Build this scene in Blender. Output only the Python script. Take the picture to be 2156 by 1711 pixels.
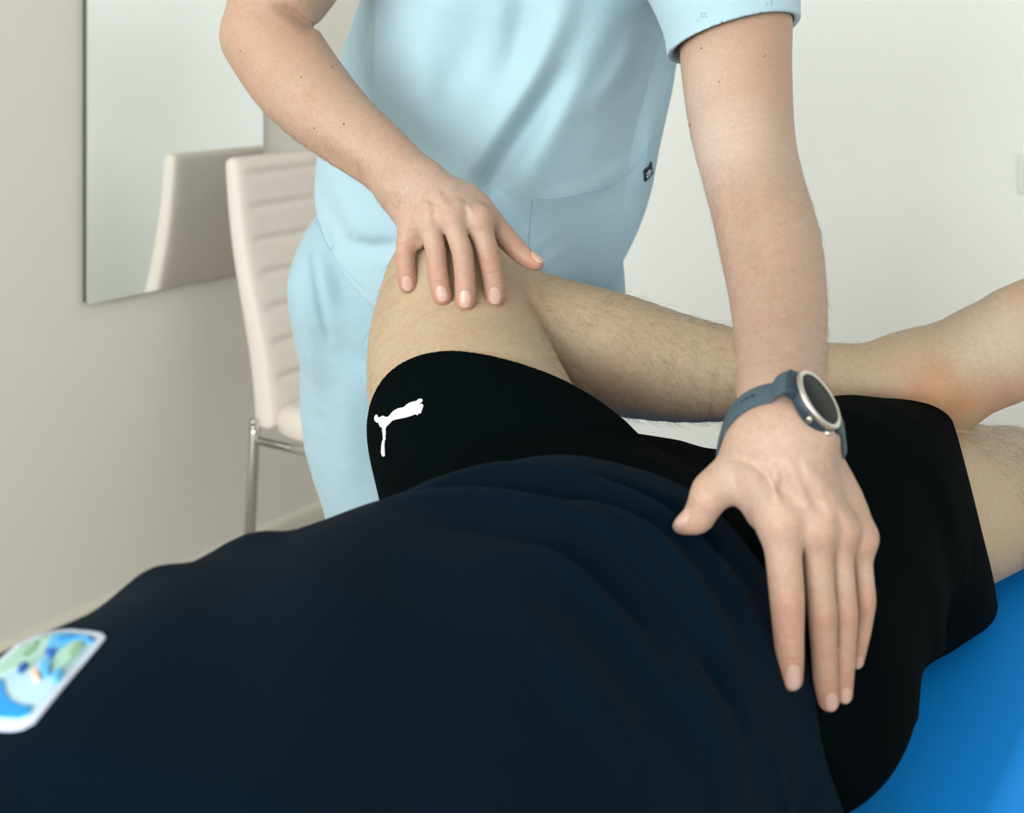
import bpy, math, random
import numpy as np
from mathutils import Vector, Matrix
from mathutils.geometry import delaunay_2d_cdt

random.seed(7)
RNG = np.random.default_rng(7)
for o in list(bpy.data.objects):
    bpy.data.objects.remove(o)
SC = bpy.context.scene
COL = SC.collection

# ------------------------------------------------------------------ camera
F = 2600.0                      # focal length in pixels of the 2156 px wide frame
CX, HY, CAMH = 1078.0, 100.0, 1.25
YAW = math.radians(33.57)       # the camera looks this far left of the room's long axis
CO, SI = math.cos(YAW), math.sin(YAW)
cam_d = bpy.data.cameras.new('camera')
cam = bpy.data.objects.new('camera', cam_d)
COL.objects.link(cam)
cam.location = (0, 0, CAMH)
cam.rotation_euler = (math.radians(90), 0, YAW)
cam_d.sensor_width = 36.0
cam_d.lens = F * 36.0 / 2156.0
cam_d.shift_y = -(855.5 - HY) / 2156.0
cam_d.clip_start = 0.02
cam_d.dof.use_dof = True
cam_d.dof.focus_distance = 1.12
cam_d.dof.aperture_fstop = 7.5
SC.camera = cam

# ------------------------------------------------------------------ world, light, exposure
SC.view_settings.view_transform = 'Standard'
SC.view_settings.look = 'None'
SC.view_settings.gamma = 1.0
SC.view_settings.exposure = 0.0
SC.view_settings.use_curve_mapping = False
world = bpy.data.worlds.new('sky')
SC.world = world
world.use_nodes = True
bg = world.node_tree.nodes['Background']
bg.inputs[0].default_value = (0.80, 0.90, 1.0, 1)
bg.inputs[1].default_value = 1.0

ROOM = dict(x0=-2.178, x1=2.6, y0=-3.4, y1=2.80, h=2.75)


def area_light(name, loc, rot, sx, sy, power, color):
    l = bpy.data.lights.new(name, 'AREA')
    l.shape = 'RECTANGLE'
    l.size, l.size_y = sx, sy
    l.energy = power
    l.color = color
    o = bpy.data.objects.new(name, l)
    COL.objects.link(o)
    o.location = loc
    o.rotation_euler = rot
    return o


# daylight entering through the two windows behind the photographer
area_light('daylight_front', (-0.25, ROOM['y0'] - 0.12, 1.85), (math.radians(90), 0, 0), 3.5, 1.5, 235, (0.965, 0.985, 1.0))
area_light('daylight_side', (ROOM['x1'] + 0.12, -1.6, 1.62), (math.radians(90), 0, math.radians(90)), 1.9, 1.5, 30, (0.93, 0.97, 1.0))


# ------------------------------------------------------------------ coordinates
# 'view frame': x right, y away from the photographer, z up.  Everything is modelled in metres in it
# and turned into room axes at the end.
def P(u, v, d):
    return np.array([(u - CX) / F * d, d, CAMH - (v - HY) / F * d])


def RM(X, Y, z):                # room axes -> view frame
    return np.array([CO * X + SI * Y, -SI * X + CO * Y, z])


def to_room(v):
    v = np.asarray(v, dtype=np.float64)
    return np.stack([CO * v[..., 0] - SI * v[..., 1], SI * v[..., 0] + CO * v[..., 1], v[..., 2]], -1)


# ------------------------------------------------------------------ implicit surfaces
BIG = 1.0


class Ev:
    """evaluates shapes at blocks of points; far blocks are skipped"""
    def __init__(self, pts, cen, rad):
        self.p = pts.astype(np.float32)
        self.c = cen.astype(np.float32)[:, None, :]
        self.rad = rad

    def _m(self, fn, margin=0.075):
        dc = fn(self.c)[:, 0]
        m = dc < self.rad * 1.3 + margin
        if m.all():
            return fn(self.p)
        out = np.full(self.p.shape[:2], BIG, np.float32)
        if m.any():
            out[m] = fn(self.p[m])
        return out

    def cone(self, a, b, ra, rb, n=None, f=1.0):
        a = np.asarray(a, np.float32); b = np.asarray(b, np.float32)
        if n is not None:
            n = np.asarray(n, np.float32); n = n / np.linalg.norm(n)
            a_, b_ = a + (f - 1) * a.dot(n) * n, b + (f - 1) * b.dot(n) * n
        else:
            a_, b_ = a, b
        ba = b_ - a_
        l2 = max(float(ba.dot(ba)), 1e-10)

        def fn(p):
            q = p - a if n is None else p + (f - 1) * (p @ n)[..., None] * n - a_
            t = np.clip((q @ ba) / l2, 0, 1)
            w = q - t[..., None] * ba
            L = np.sqrt(np.einsum('...i,...i->...', w, w)) + 1e-9
            d = L - (ra + t * (rb - ra))
            if n is not None:
                un = (w @ n) / L
                d = d / np.sqrt(1 + (f * f - 1) * un * un)
            return d
        return self._m(fn)

    def ell(self, c, r, ax=None):
        c = np.asarray(c, np.float32); r = np.asarray(r, np.float32)
        M = np.eye(3, dtype=np.float32) if ax is None else np.asarray(ax, np.float32)

        def fn(p):
            q = (p - c) @ M.T
            k0 = np.linalg.norm(q / r, axis=-1)
            k1 = np.linalg.norm(q / (r * r), axis=-1) + 1e-9
            return k0 * (k0 - 1) / k1
        return self._m(fn)

    def chain(self, pts, n=None, f=1.0, sub=3, k=0.0):
        """pts: list of (xyz, r); smooth curve through them"""
        X = np.array([np.append(p, r) for p, r in pts])
        if sub > 1 and len(X) > 2:
            X = catmull(X, sub)
        out = None
        for i in range(len(X) - 1):
            d = self.cone(X[i, :3], X[i + 1, :3], X[i, 3], X[i + 1, 3], n, f)
            out = d if out is None else smin(out, d, k)
        return out

    def near(self, pts, flat=None):
        """distance to a polyline; flat = axis to ignore"""
        pts = [np.asarray(p, np.float32) for p in pts]
        keep = np.ones(3, np.float32)
        if flat is not None:
            ax = np.asarray(flat, np.float32); ax = ax / np.linalg.norm(ax)
        else:
            ax = None

        def fn(p):
            best = None
            for a, b in zip(pts[:-1], pts[1:]):
                q = p - a; ba = b - a
                if ax is not None:
                    q = q - (q @ ax)[..., None] * ax
                    ba = ba - ba.dot(ax) * ax
                t = np.clip((q @ ba) / max(float(ba.dot(ba)), 1e-10), 0, 1)
                w = q - t[..., None] * ba
                L = np.sqrt(np.einsum('...i,...i->...', w, w))
                best = L if best is None else np.minimum(best, L)
            return best
        return self._m(fn, 0.09)

    def bump(self, pts, w, flat=None, sub=4, pw=.6):
        """0..1 fold profile along a polyline, dying out at both ends"""
        X = np.array(pts)
        X = catmull(X, sub) if len(X) > 2 else X[0] + (X[-1] - X[0]) * np.linspace(0, 1, 5)[:, None]
        X = X.astype(np.float32)
        L = np.concatenate([[0], np.cumsum(np.linalg.norm(np.diff(X, axis=0), axis=1))]); L /= L[-1]
        A = np.sin(np.pi * L).clip(0, 1) ** pw
        ax = None
        if flat is not None:
            ax = np.asarray(flat, np.float32); ax = ax / np.linalg.norm(ax)

        def fn(p):
            best = None
            for a, b, a0, a1 in zip(X[:-1], X[1:], A[:-1], A[1:]):
                q = p - a; ba = b - a
                if ax is not None:
                    q = q - (q @ ax)[..., None] * ax
                    ba = ba - ba.dot(ax) * ax
                t = np.clip((q @ ba) / max(float(ba.dot(ba)), 1e-10), 0, 1)
                v = q - t[..., None] * ba
                g = (a0 + t * (a1 - a0)) * np.exp(-np.einsum('...i,...i->...', v, v) / (w * w))
                best = g if best is None else np.maximum(best, g)
            return best
        lo = X.min(0) - 4 * w; hi = X.max(0) + 4 * w
        c = self.c[:, 0]
        out = np.zeros(self.p.shape[:2], np.float32)
        m = np.ones(len(c), bool)
        k = 0 if ax is None else int(np.argmax(np.abs(ax)))
        for i in range(3):
            if ax is not None and abs(ax[i]) > .2:
                continue
            m &= (c[:, i] > lo[i] - self.rad) & (c[:, i] < hi[i] + self.rad)
        if m.any():
            out[m] = fn(self.p[m])
        return out

    def ridge(self, d, pts, amp, w, flat=None, sub=3):
        return d - amp * self.bump(pts, w, flat, sub)


def catmull(X, sub):
    n = len(X)
    out = []
    for i in range(n - 1):
        p0, p1, p2, p3 = X[max(i - 1, 0)], X[i], X[i + 1], X[min(i + 2, n - 1)]
        for s in range(sub):
            t = s / sub
            out.append(0.5 * ((2 * p1) + (-p0 + p2) * t + (2 * p0 - 5 * p1 + 4 * p2 - p3) * t * t + (-p0 + 3 * p1 - 3 * p2 + p3) * t ** 3))
    out.append(X[-1])
    return np.array(out)


def smin(a, b, k):
    if k <= 0:
        return np.minimum(a, b)
    h = np.maximum(k - np.abs(a - b), 0) / k
    return np.minimum(a, b) - h * h * k * 0.25


def smax(a, b, k):
    return -smin(-a, -b, k)


def half(E_, p0, n):
    """signed distance to a plane, negative on the side opposite to n"""
    n = np.asarray(n, np.float32); n = n / np.linalg.norm(n)
    return (E_.p - np.asarray(p0, np.float32)) @ n


def evalf(f, pts):
    """f at an (n,3) array of scattered points, near ones grouped for speed"""
    n = len(pts)
    out = np.empty(n, np.float32)
    cell = 0.05
    key = np.floor(pts / cell).astype(np.int64)
    kk = (key[:, 0] + 500) * 1000003 + (key[:, 1] + 500) * 1009 + key[:, 2] + 500
    order = np.argsort(kk, kind='stable')
    M = 64
    pad = (-n) % M
    idx = np.concatenate([order, np.repeat(order[-1], pad)]).reshape(-1, M)
    for s in range(0, len(idx), 4000):
        ii = idx[s:s + 4000]
        p = pts[ii]
        c = (p.max(1) + p.min(1)) / 2
        rad = float(np.linalg.norm(p - c[:, None], axis=-1).max())
        out[ii] = f(Ev(p, c, min(rad, 0.3) if rad < 0.3 else rad))
    return out


def polygonize(f, lo, hi, h, polish=True):
    lo = np.array(lo, float); hi = np.array(hi, float)
    B = 8
    cs = 4 * B * h
    n = np.ceil((hi - lo) / cs).astype(int)
    g = np.stack(np.meshgrid(*[np.arange(k) for k in n], indexing='ij'), -1).reshape(-1, 3)
    R = cs * math.sqrt(3) / 2
    c = lo + (g + 0.5) * cs
    v = f(Ev(c[:, None, :], c, R))[:, 0]
    g = g[np.abs(v) < R * 1.6 + 0.04]
    sub = np.stack(np.meshgrid(*[np.arange(4)] * 3, indexing='ij'), -1).reshape(-1, 3)
    g = (g[:, None, :] * 4 + sub).reshape(-1, 3)
    bs = B * h
    R = bs * math.sqrt(3) / 2
    c = lo + (g + 0.5) * bs
    v = np.concatenate([f(Ev(c[s:s + 40000, None, :], c[s:s + 40000], R))[:, 0] for s in range(0, len(c), 40000)])
    g = g[np.abs(v) < R * 1.8 + 0.006]
    loc = np.stack(np.meshgrid(*[np.arange(B + 1)] * 3, indexing='ij'), -1).reshape(-1, 3)
    corners = np.array([[i, j, k] for i in (0, 1) for j in (0, 1) for k in (0, 1)])
    edges = [(a, b) for a in range(8) for b in range(a + 1, 8) if np.abs(corners[a] - corners[b]).sum() == 1]
    VK, VP, Q = [], [], []
    for s in range(0, len(g), 1500):
        gg = g[s:s + 1500]
        base = gg * B
        pts = lo + (base[:, None, :] + loc) * h
        c = lo + (gg + 0.5) * bs
        V = f(Ev(pts, c, R)).reshape(len(gg), B + 1, B + 1, B + 1)
        cv = np.stack([V[:, i:i + B, j:j + B, k:k + B] for i, j, k in corners], -1)   # (n,8,8,8,8)
        ins = cv < 0
        cnt = ins.sum(-1)
        act = (cnt > 0) & (cnt < 8)
        bi = np.argwhere(act)
        vals = cv[act]
        acc = np.zeros((len(vals), 3)); num = np.zeros(len(vals))
        for a, b in edges:
            cr = (vals[:, a] < 0) != (vals[:, b] < 0)
            t = np.where(cr, vals[:, a] / (vals[:, a] - vals[:, b] + 1e-20), 0)
            pt = corners[a] + t[:, None] * (corners[b] - corners[a])
            acc += np.where(cr[:, None], pt, 0); num += cr
        cell = base[bi[:, 0]] + bi[:, 1:]
        VP.append(lo + (cell + acc / num[:, None]) * h)
        VK.append(cell)
        for ax in range(3):
            c0 = ins[..., 0]
            c1 = ins[..., [4, 2, 1][ax]]
            e = np.argwhere(c0 != c1)
            flip = c0[c0 != c1]
            ec = base[e[:, 0]] + e[:, 1:]
            Q.append(np.concatenate([ec, np.full((len(ec), 1), ax), flip[:, None]], 1))
    VK = np.concatenate(VK); VP = np.concatenate(VP); Q = np.concatenate(Q).astype(np.int64)

    def key(c):
        return ((c[:, 0] + 8) * 100003 + (c[:, 1] + 8)) * 100003 + c[:, 2] + 8
    k = key(VK.astype(np.int64))
    o = np.argsort(k); ks = k[o]
    faces = []
    for ax in range(3):
        q = Q[Q[:, 3] == ax]
        u, w = [(1, 2), (2, 0), (0, 1)][ax]
        ids = []
        ok = np.ones(len(q), bool)
        for du, dw in ((0, 0), (-1, 0), (-1, -1), (0, -1)):
            c = q[:, :3].copy()
            c[:, u] += du; c[:, w] += dw
            kk = key(c)
            j = np.clip(np.searchsorted(ks, kk), 0, len(ks) - 1)
            ok &= ks[j] == kk
            ids.append(o[j])
        fq = np.stack(ids, 1)
        fq = np.where(q[:, 4:5] == 1, fq, fq[:, ::-1])
        faces.append(fq[ok])
    faces = np.concatenate(faces)
    nrm = None
    if polish:
        for it in range(2):
            e = h * 0.35
            d0 = evalf(f, VP)
            G = np.stack([evalf(f, VP + e * np.eye(3)[i]) - d0 for i in range(3)], -1) / e
            L = np.linalg.norm(G, axis=1) + 1e-6
            if it == 0:
                step = np.clip(d0 / L, -h, h)
                VP = VP - step[:, None] * (G / L[:, None])
        nrm = G / L[:, None]
    return VP, faces, nrm


def gradients(f, VP, h):
    d0 = evalf(f, VP)
    G = np.stack([evalf(f, VP + h * np.eye(3)[i]) - d0 for i in range(3)], -1) / h
    L = np.linalg.norm(G, axis=1) + 1e-6
    return d0, G / L[:, None], L


def refine(f, VP, quads, ngons, nrm, zones, h):
    """split the quads near the given zones (centre, radius) in four and pull the new points onto f;
    neighbours of the finer area take up the extra edge points, so the mesh stays closed"""
    c = VP[quads].mean(1)
    m = np.zeros(len(quads), bool)
    for z, r in zones:
        m |= np.linalg.norm(c - z, axis=1) < r
    fine = quads[m]; rest = quads[~m]
    E1 = np.stack([fine, np.roll(fine, -1, 1)], -1).reshape(-1, 2)
    Es = np.sort(E1, 1)
    key = Es[:, 0].astype(np.int64) * (len(VP) + 1) + Es[:, 1]
    uk, first, inv = np.unique(key, return_index=True, return_inverse=True)
    mid = (VP[Es[first, 0]] + VP[Es[first, 1]]) / 2
    inv = inv.reshape(-1)
    n0 = len(VP)
    mi = (n0 + inv).reshape(-1, 4)
    ce = VP[fine].mean(1)
    ci = n0 + len(mid) + np.arange(len(fine))
    new = np.concatenate([mid, ce])
    # which mid points border the coarse area
    R1 = np.stack([rest, np.roll(rest, -1, 1)], -1)
    Rs = np.sort(R1, -1)
    rk = Rs[..., 0].astype(np.int64) * (n0 + 1) + Rs[..., 1]
    j = np.clip(np.searchsorted(uk, rk), 0, len(uk) - 1)
    hit = uk[j] == rk
    border = hit.any(1)
    d0, g, L = gradients(f, new, h * .35)
    step = np.clip(d0 / L, -h, h)
    new = new - step[:, None] * g
    V2 = np.concatenate([VP, new])
    q2 = np.stack([np.stack([fine[:, k], mi[:, k], ci, mi[:, k - 1]], 1) for k in range(4)], 1).reshape(-1, 4)
    ng = list(ngons)
    for q, hh, jj in zip(rest[border], hit[border], j[border]):
        p = []
        for k in range(4):
            p.append(int(q[k]))
            if hh[k]:
                p.append(int(n0 + jj[k]))
        ng.append(p)
    quads = np.concatenate([rest[~border], q2])
    zone_pts = np.zeros(len(V2), bool)
    zone_pts[q2.ravel()] = True
    idx = np.nonzero(zone_pts)[0]
    old = idx[idx < n0]
    d0, g, L = gradients(f, V2[idx], h * .35)
    n2 = np.concatenate([nrm, np.zeros((len(new), 3))])
    n2[idx] = g
    return V2, quads, ng, n2



def make(name, f, lo, hi, h, mat, parent=None, tint=None, zones=()):
    VP, faces, nrm = polygonize(f, lo, hi, h)
    ng = []
    hh_ = h
    for zz in zones:
        hh_ /= 2
        VP, faces, ng, nrm = refine(f, VP, faces, ng, nrm, zz, hh_)
    me = bpy.data.meshes.new(name)
    R = to_room(VP)
    me.vertices.add(len(R)); me.vertices.foreach_set('co', R.astype(np.float32).ravel())
    li = np.concatenate([faces.ravel()] + [np.array(p) for p in ng]).astype(np.int32)
    cnts = np.array([4] * len(faces) + [len(p) for p in ng])
    me.loops.add(len(li)); me.loops.foreach_set('vertex_index', li)
    me.polygons.add(len(cnts))
    me.polygons.foreach_set('loop_start', (np.cumsum(cnts) - cnts).astype(np.int32))
    me.polygons.foreach_set('use_smooth', np.ones(len(cnts), bool))
    me.update(calc_edges=True)
    if nrm is not None:
        gn = np.empty(len(R) * 3, np.float32)
        me.vertex_normals.foreach_get('vector', gn)
        gn = gn.reshape(-1, 3).astype(float)
        gn = np.stack([CO * gn[:, 0] + SI * gn[:, 1], -SI * gn[:, 0] + CO * gn[:, 1], gn[:, 2]], -1)
        bad = np.einsum('ij,ij->i', gn, nrm) < .55
        print('bad normals', name, int(bad.sum()))
        nrm = np.where(bad[:, None], gn, nrm)
        me.normals_split_custom_set_from_vertices(to_room(nrm).astype(np.float32).tolist())
    if tint is not None:
        t = np.zeros((len(VP), 4), np.float32); t[:, 3] = 1
        for c, r, ch, w in tint:
            dd = np.linalg.norm(VP - np.asarray(c), axis=1)
            t[:, ch] = np.maximum(t[:, ch], w * np.exp(-(dd / r) ** 2))
        a = me.color_attributes.new('tint', 'FLOAT_COLOR', 'POINT')
        a.data.foreach_set('color', t.ravel())
    me.materials.append(mat)
    o = bpy.data.objects.new(name, me)
    COL.objects.link(o)
    if parent is not None:
        o.parent = parent
    print('MESH', name, len(VP), flush=True)
    return o, VP, faces, nrm




def trace(f, u, v, d0=0.45, d1=2.2, step=0.002):
    """distance along the line of sight at which surface f is met"""
    d = np.arange(d0, d1, step)
    r = np.array([(u - CX) / F, 1.0, -(v - HY) / F])
    pts = r * d[:, None] + np.array([0, 0, CAMH])
    val = f(Ev(pts[None], pts.mean(0)[None], 5.0))[0]
    i = np.argmax(val < 0)
    if val[i] >= 0:
        return None
    if i == 0:
        return d[0]
    a, b = val[i - 1], val[i]
    return d[i - 1] + step * a / (a - b)


def grad(f, p):
    e = 0.0015
    q = np.array([p, p + [e, 0, 0], p + [0, e, 0], p + [0, 0, e]])
    v = f(Ev(q[None], p[None], 5.0))[0]
    g = (v[1:] - v[0])
    return g / (np.linalg.norm(g) + 1e-9)


# ------------------------------------------------------------------ plain mesh helpers
def tag(o, label=None, cat=None, group=None, kind=None):
    if label: o['label'] = label
    if cat: o['category'] = cat
    if group: o['group'] = group
    if kind: o['kind'] = kind
    return o


def empty(name, loc):
    o = bpy.data.objects.new(name, None)
    o.location = loc
    o.empty_display_size = 0.05
    COL.objects.link(o)
    return o


def mesh_obj(name, verts, faces, mats, parent=None, smooth=True, fm=None):
    me = bpy.data.meshes.new(name)
    me.from_pydata([tuple(map(float, v)) for v in verts], [], [tuple(int(i) for i in f) for f in faces])
    if not isinstance(mats, (list, tuple)):
        mats = [mats]
    for m in mats:
        me.materials.append(m)
    if fm is not None:
        me.polygons.foreach_set('material_index', np.array(fm, np.int32))
    me.polygons.foreach_set('use_smooth', np.full(len(me.polygons), smooth))
    me.update()
    o = bpy.data.objects.new(name, me)
    COL.objects.link(o)
    if parent is not None:
        o.parent = parent
        o.matrix_parent_inverse = Matrix.Translation(parent.location).inverted()
    return o


def bevel(o, w, seg=3):
    m = o.modifiers.new('bevel', 'BEVEL'); m.width = w; m.segments = seg; m.limit_method = 'ANGLE'
    n = o.modifiers.new('wn', 'WEIGHTED_NORMAL'); n.keep_sharp = False
    return o


def box(name, lo, hi, mat, parent=None, bev=0.0):
    x0, y0, z0 = lo; x1, y1, z1 = hi
    v = [(x0, y0, z0), (x1, y0, z0), (x1, y1, z0), (x0, y1, z0), (x0, y0, z1), (x1, y0, z1), (x1, y1, z1), (x0, y1, z1)]
    f = [(0, 3, 2, 1), (4, 5, 6, 7), (0, 1, 5, 4), (1, 2, 6, 5), (2, 3, 7, 6), (3, 0, 4, 7)]
    o = mesh_obj(name, v, f, mat, parent, smooth=bev > 0)
    if bev:
        bevel(o, bev)
    return o


def tube_arrays(path, rad, seg=10, cap=True):
    path = [np.asarray(p, float) for p in path]
    n = len(path)
    rad = [rad] * n if not hasattr(rad, '__len__') else rad
    V, Fc = [], []
    up = np.array([0, 0, 1.0])
    t0 = path[1] - path[0]; t0 /= np.linalg.norm(t0)
    if abs(t0[2]) > 0.9: up = np.array([1.0, 0, 0])
    nrm = np.cross(t0, up); nrm /= np.linalg.norm(nrm)
    for i in range(n):
        t = path[min(i + 1, n - 1)] - path[max(i - 1, 0)]
        t /= np.linalg.norm(t) + 1e-12
        nrm = nrm - t * nrm.dot(t); nrm /= np.linalg.norm(nrm) + 1e-12
        b = np.cross(t, nrm)
        for s in range(seg):
            a = 2 * math.pi * s / seg
            V.append(path[i] + rad[i] * (math.cos(a) * nrm + math.sin(a) * b))
    for i in range(n - 1):
        for s in range(seg):
            a, b_ = i * seg + s, i * seg + (s + 1) % seg
            Fc.append((a, b_, b_ + seg, a + seg))
    if cap:
        Fc.append(tuple(range(seg - 1, -1, -1)))
        Fc.append(tuple(range((n - 1) * seg, n * seg)))
    return V, Fc


def tube(name, path, rad, mat, parent=None, seg=12):
    V, Fc = tube_arrays(path, rad, seg)
    return mesh_obj(name, V, Fc, mat, parent)


# ------------------------------------------------------------------ materials
def srgb(r, g, b):
    def c(x):
        x /= 255.0
        return x / 12.92 if x <= 0.04045 else ((x + 0.055) / 1.055) ** 2.4
    return (c(r), c(g), c(b), 1)


def nt(name):
    m = bpy.data.materials.new(name)
    m.use_nodes = True
    t = m.node_tree
    return m, t, t.nodes['Principled BSDF']


def node(t, kind, **kw):
    n = t.nodes.new(kind)
    for k, v in kw.items():
        setattr(n, k, v)
    return n


def plain(name, col, rough=0.6, metal=0.0, noise=0.0, nscale=300, bump=0.0, bscale=400, spec=0.5, sheen=0.0):
    m, t, b = nt(name)
    b.inputs['Roughness'].default_value = rough
    b.inputs['Metallic'].default_value = metal
    b.inputs['Specular IOR Level'].default_value = spec
    b.inputs['Base Color'].default_value = col
    if sheen:
        b.inputs['Sheen Weight'].default_value = sheen
        b.inputs['Sheen Roughness'].default_value = 0.5
    tc = node(t, 'ShaderNodeTexCoord')
    if noise:
        nz = node(t, 'ShaderNodeTexNoise'); nz.inputs['Scale'].default_value = nscale; nz.inputs['Detail'].default_value = 4
        t.links.new(tc.outputs['Object'], nz.inputs['Vector'])
        mx = node(t, 'ShaderNodeMixRGB', blend_type='MIX')
        mx.inputs[1].default_value = tuple(c * (1 - noise) for c in col[:3]) + (1,)
        mx.inputs[2].default_value = tuple(min(1, c * (1 + noise)) for c in col[:3]) + (1,)
        t.links.new(nz.outputs['Fac'], mx.inputs[0])
        t.links.new(mx.outputs[0], b.inputs['Base Color'])
    if bump:
        nb = node(t, 'ShaderNodeTexNoise'); nb.inputs['Scale'].default_value = bscale; nb.inputs['Detail'].default_value = 3
        t.links.new(tc.outputs['Object'], nb.inputs['Vector'])
        bp = node(t, 'ShaderNodeBump'); bp.inputs['Strength'].default_value = bump; bp.inputs['Distance'].default_value = 0.001
        t.links.new(nb.outputs['Fac'], bp.inputs['Height'])
        t.links.new(bp.outputs['Normal'], b.inputs['Normal'])
    return m


def skin(name, base, red, pale, amber, fine=0.25):
    """skin with blotches; the mesh's tint attribute marks where the skin itself is redder (R), paler (G) or ochre (B)"""
    m, t, b = nt(name)
    tc = node(t, 'ShaderNodeTexCoord')
    at = node(t, 'ShaderNodeAttribute', attribute_name='tint')
    sp = node(t, 'ShaderNodeSeparateColor')
    t.links.new(at.outputs['Color'], sp.inputs[0])
    nz = node(t, 'ShaderNodeTexNoise'); nz.inputs['Scale'].default_value = 22; nz.inputs['Detail'].default_value = 5; nz.inputs['Roughness'].default_value = 0.6
    t.links.new(tc.outputs['Object'], nz.inputs['Vector'])
    mp = node(t, 'ShaderNodeMapRange'); mp.inputs['From Min'].default_value = 0.35; mp.inputs['From Max'].default_value = 0.75
    mp.inputs['To Max'].default_value = fine
    t.links.new(nz.outputs['Fac'], mp.inputs['Value'])
    ad = node(t, 'ShaderNodeMath', operation='ADD', use_clamp=True)
    t.links.new(sp.outputs[0], ad.inputs[0]); t.links.new(mp.outputs[0], ad.inputs[1])
    m1 = node(t, 'ShaderNodeMixRGB'); m1.inputs[1].default_value = base; m1.inputs[2].default_value = red
    t.links.new(ad.outputs[0], m1.inputs[0])
    m2 = node(t, 'ShaderNodeMixRGB'); m2.inputs[2].default_value = pale
    t.links.new(m1.outputs[0], m2.inputs[1]); t.links.new(sp.outputs[1], m2.inputs[0])
    m3 = node(t, 'ShaderNodeMixRGB'); m3.inputs[2].default_value = amber
    t.links.new(m2.outputs[0], m3.inputs[1]); t.links.new(sp.outputs[2], m3.inputs[0])
    nf = node(t, 'ShaderNodeTexNoise'); nf.inputs['Scale'].default_value = 260; nf.inputs['Detail'].default_value = 3
    t.links.new(tc.outputs['Object'], nf.inputs['Vector'])
    mr = node(t, 'ShaderNodeMapRange'); mr.inputs['To Min'].default_value = 0.86; mr.inputs['To Max'].default_value = 1.14
    t.links.new(nf.outputs['Fac'], mr.inputs['Value'])
    mu = node(t, 'ShaderNodeMixRGB', blend_type='MULTIPLY'); mu.inputs[0].default_value = 1
    t.links.new(m3.outputs[0], mu.inputs[1]); t.links.new(mr.outputs[0], mu.inputs[2])
    t.links.new(mu.outputs[0], b.inputs['Base Color'])
    b.inputs['Roughness'].default_value = 0.52
    b.inputs['Specular IOR Level'].default_value = 0.35
    b.inputs['Subsurface Weight'].default_value = 0.35
    b.inputs['Subsurface Radius'].default_value = (1.0, 0.35, 0.18)
    b.inputs['Subsurface Scale'].default_value = 0.006
    vo = node(t, 'ShaderNodeTexVoronoi'); vo.inputs['Scale'].default_value = 900
    t.links.new(tc.outputs['Object'], vo.inputs['Vector'])
    n2 = node(t, 'ShaderNodeTexNoise'); n2.inputs['Scale'].default_value = 120; n2.inputs['Detail'].default_value = 4
    t.links.new(tc.outputs['Object'], n2.inputs['Vector'])
    am = node(t, 'ShaderNodeMath', operation='MULTIPLY_ADD'); am.inputs[1].default_value = 0.35
    t.links.new(vo.outputs['Distance'], am.inputs[0]); t.links.new(n2.outputs['Fac'], am.inputs[2])
    bp = node(t, 'ShaderNodeBump'); bp.inputs['Strength'].default_value = 0.55; bp.inputs['Distance'].default_value = 0.0008
    t.links.new(am.outputs[0], bp.inputs['Height'])
    t.links.new(bp.outputs['Normal'], b.inputs['Normal'])
    return m


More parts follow.
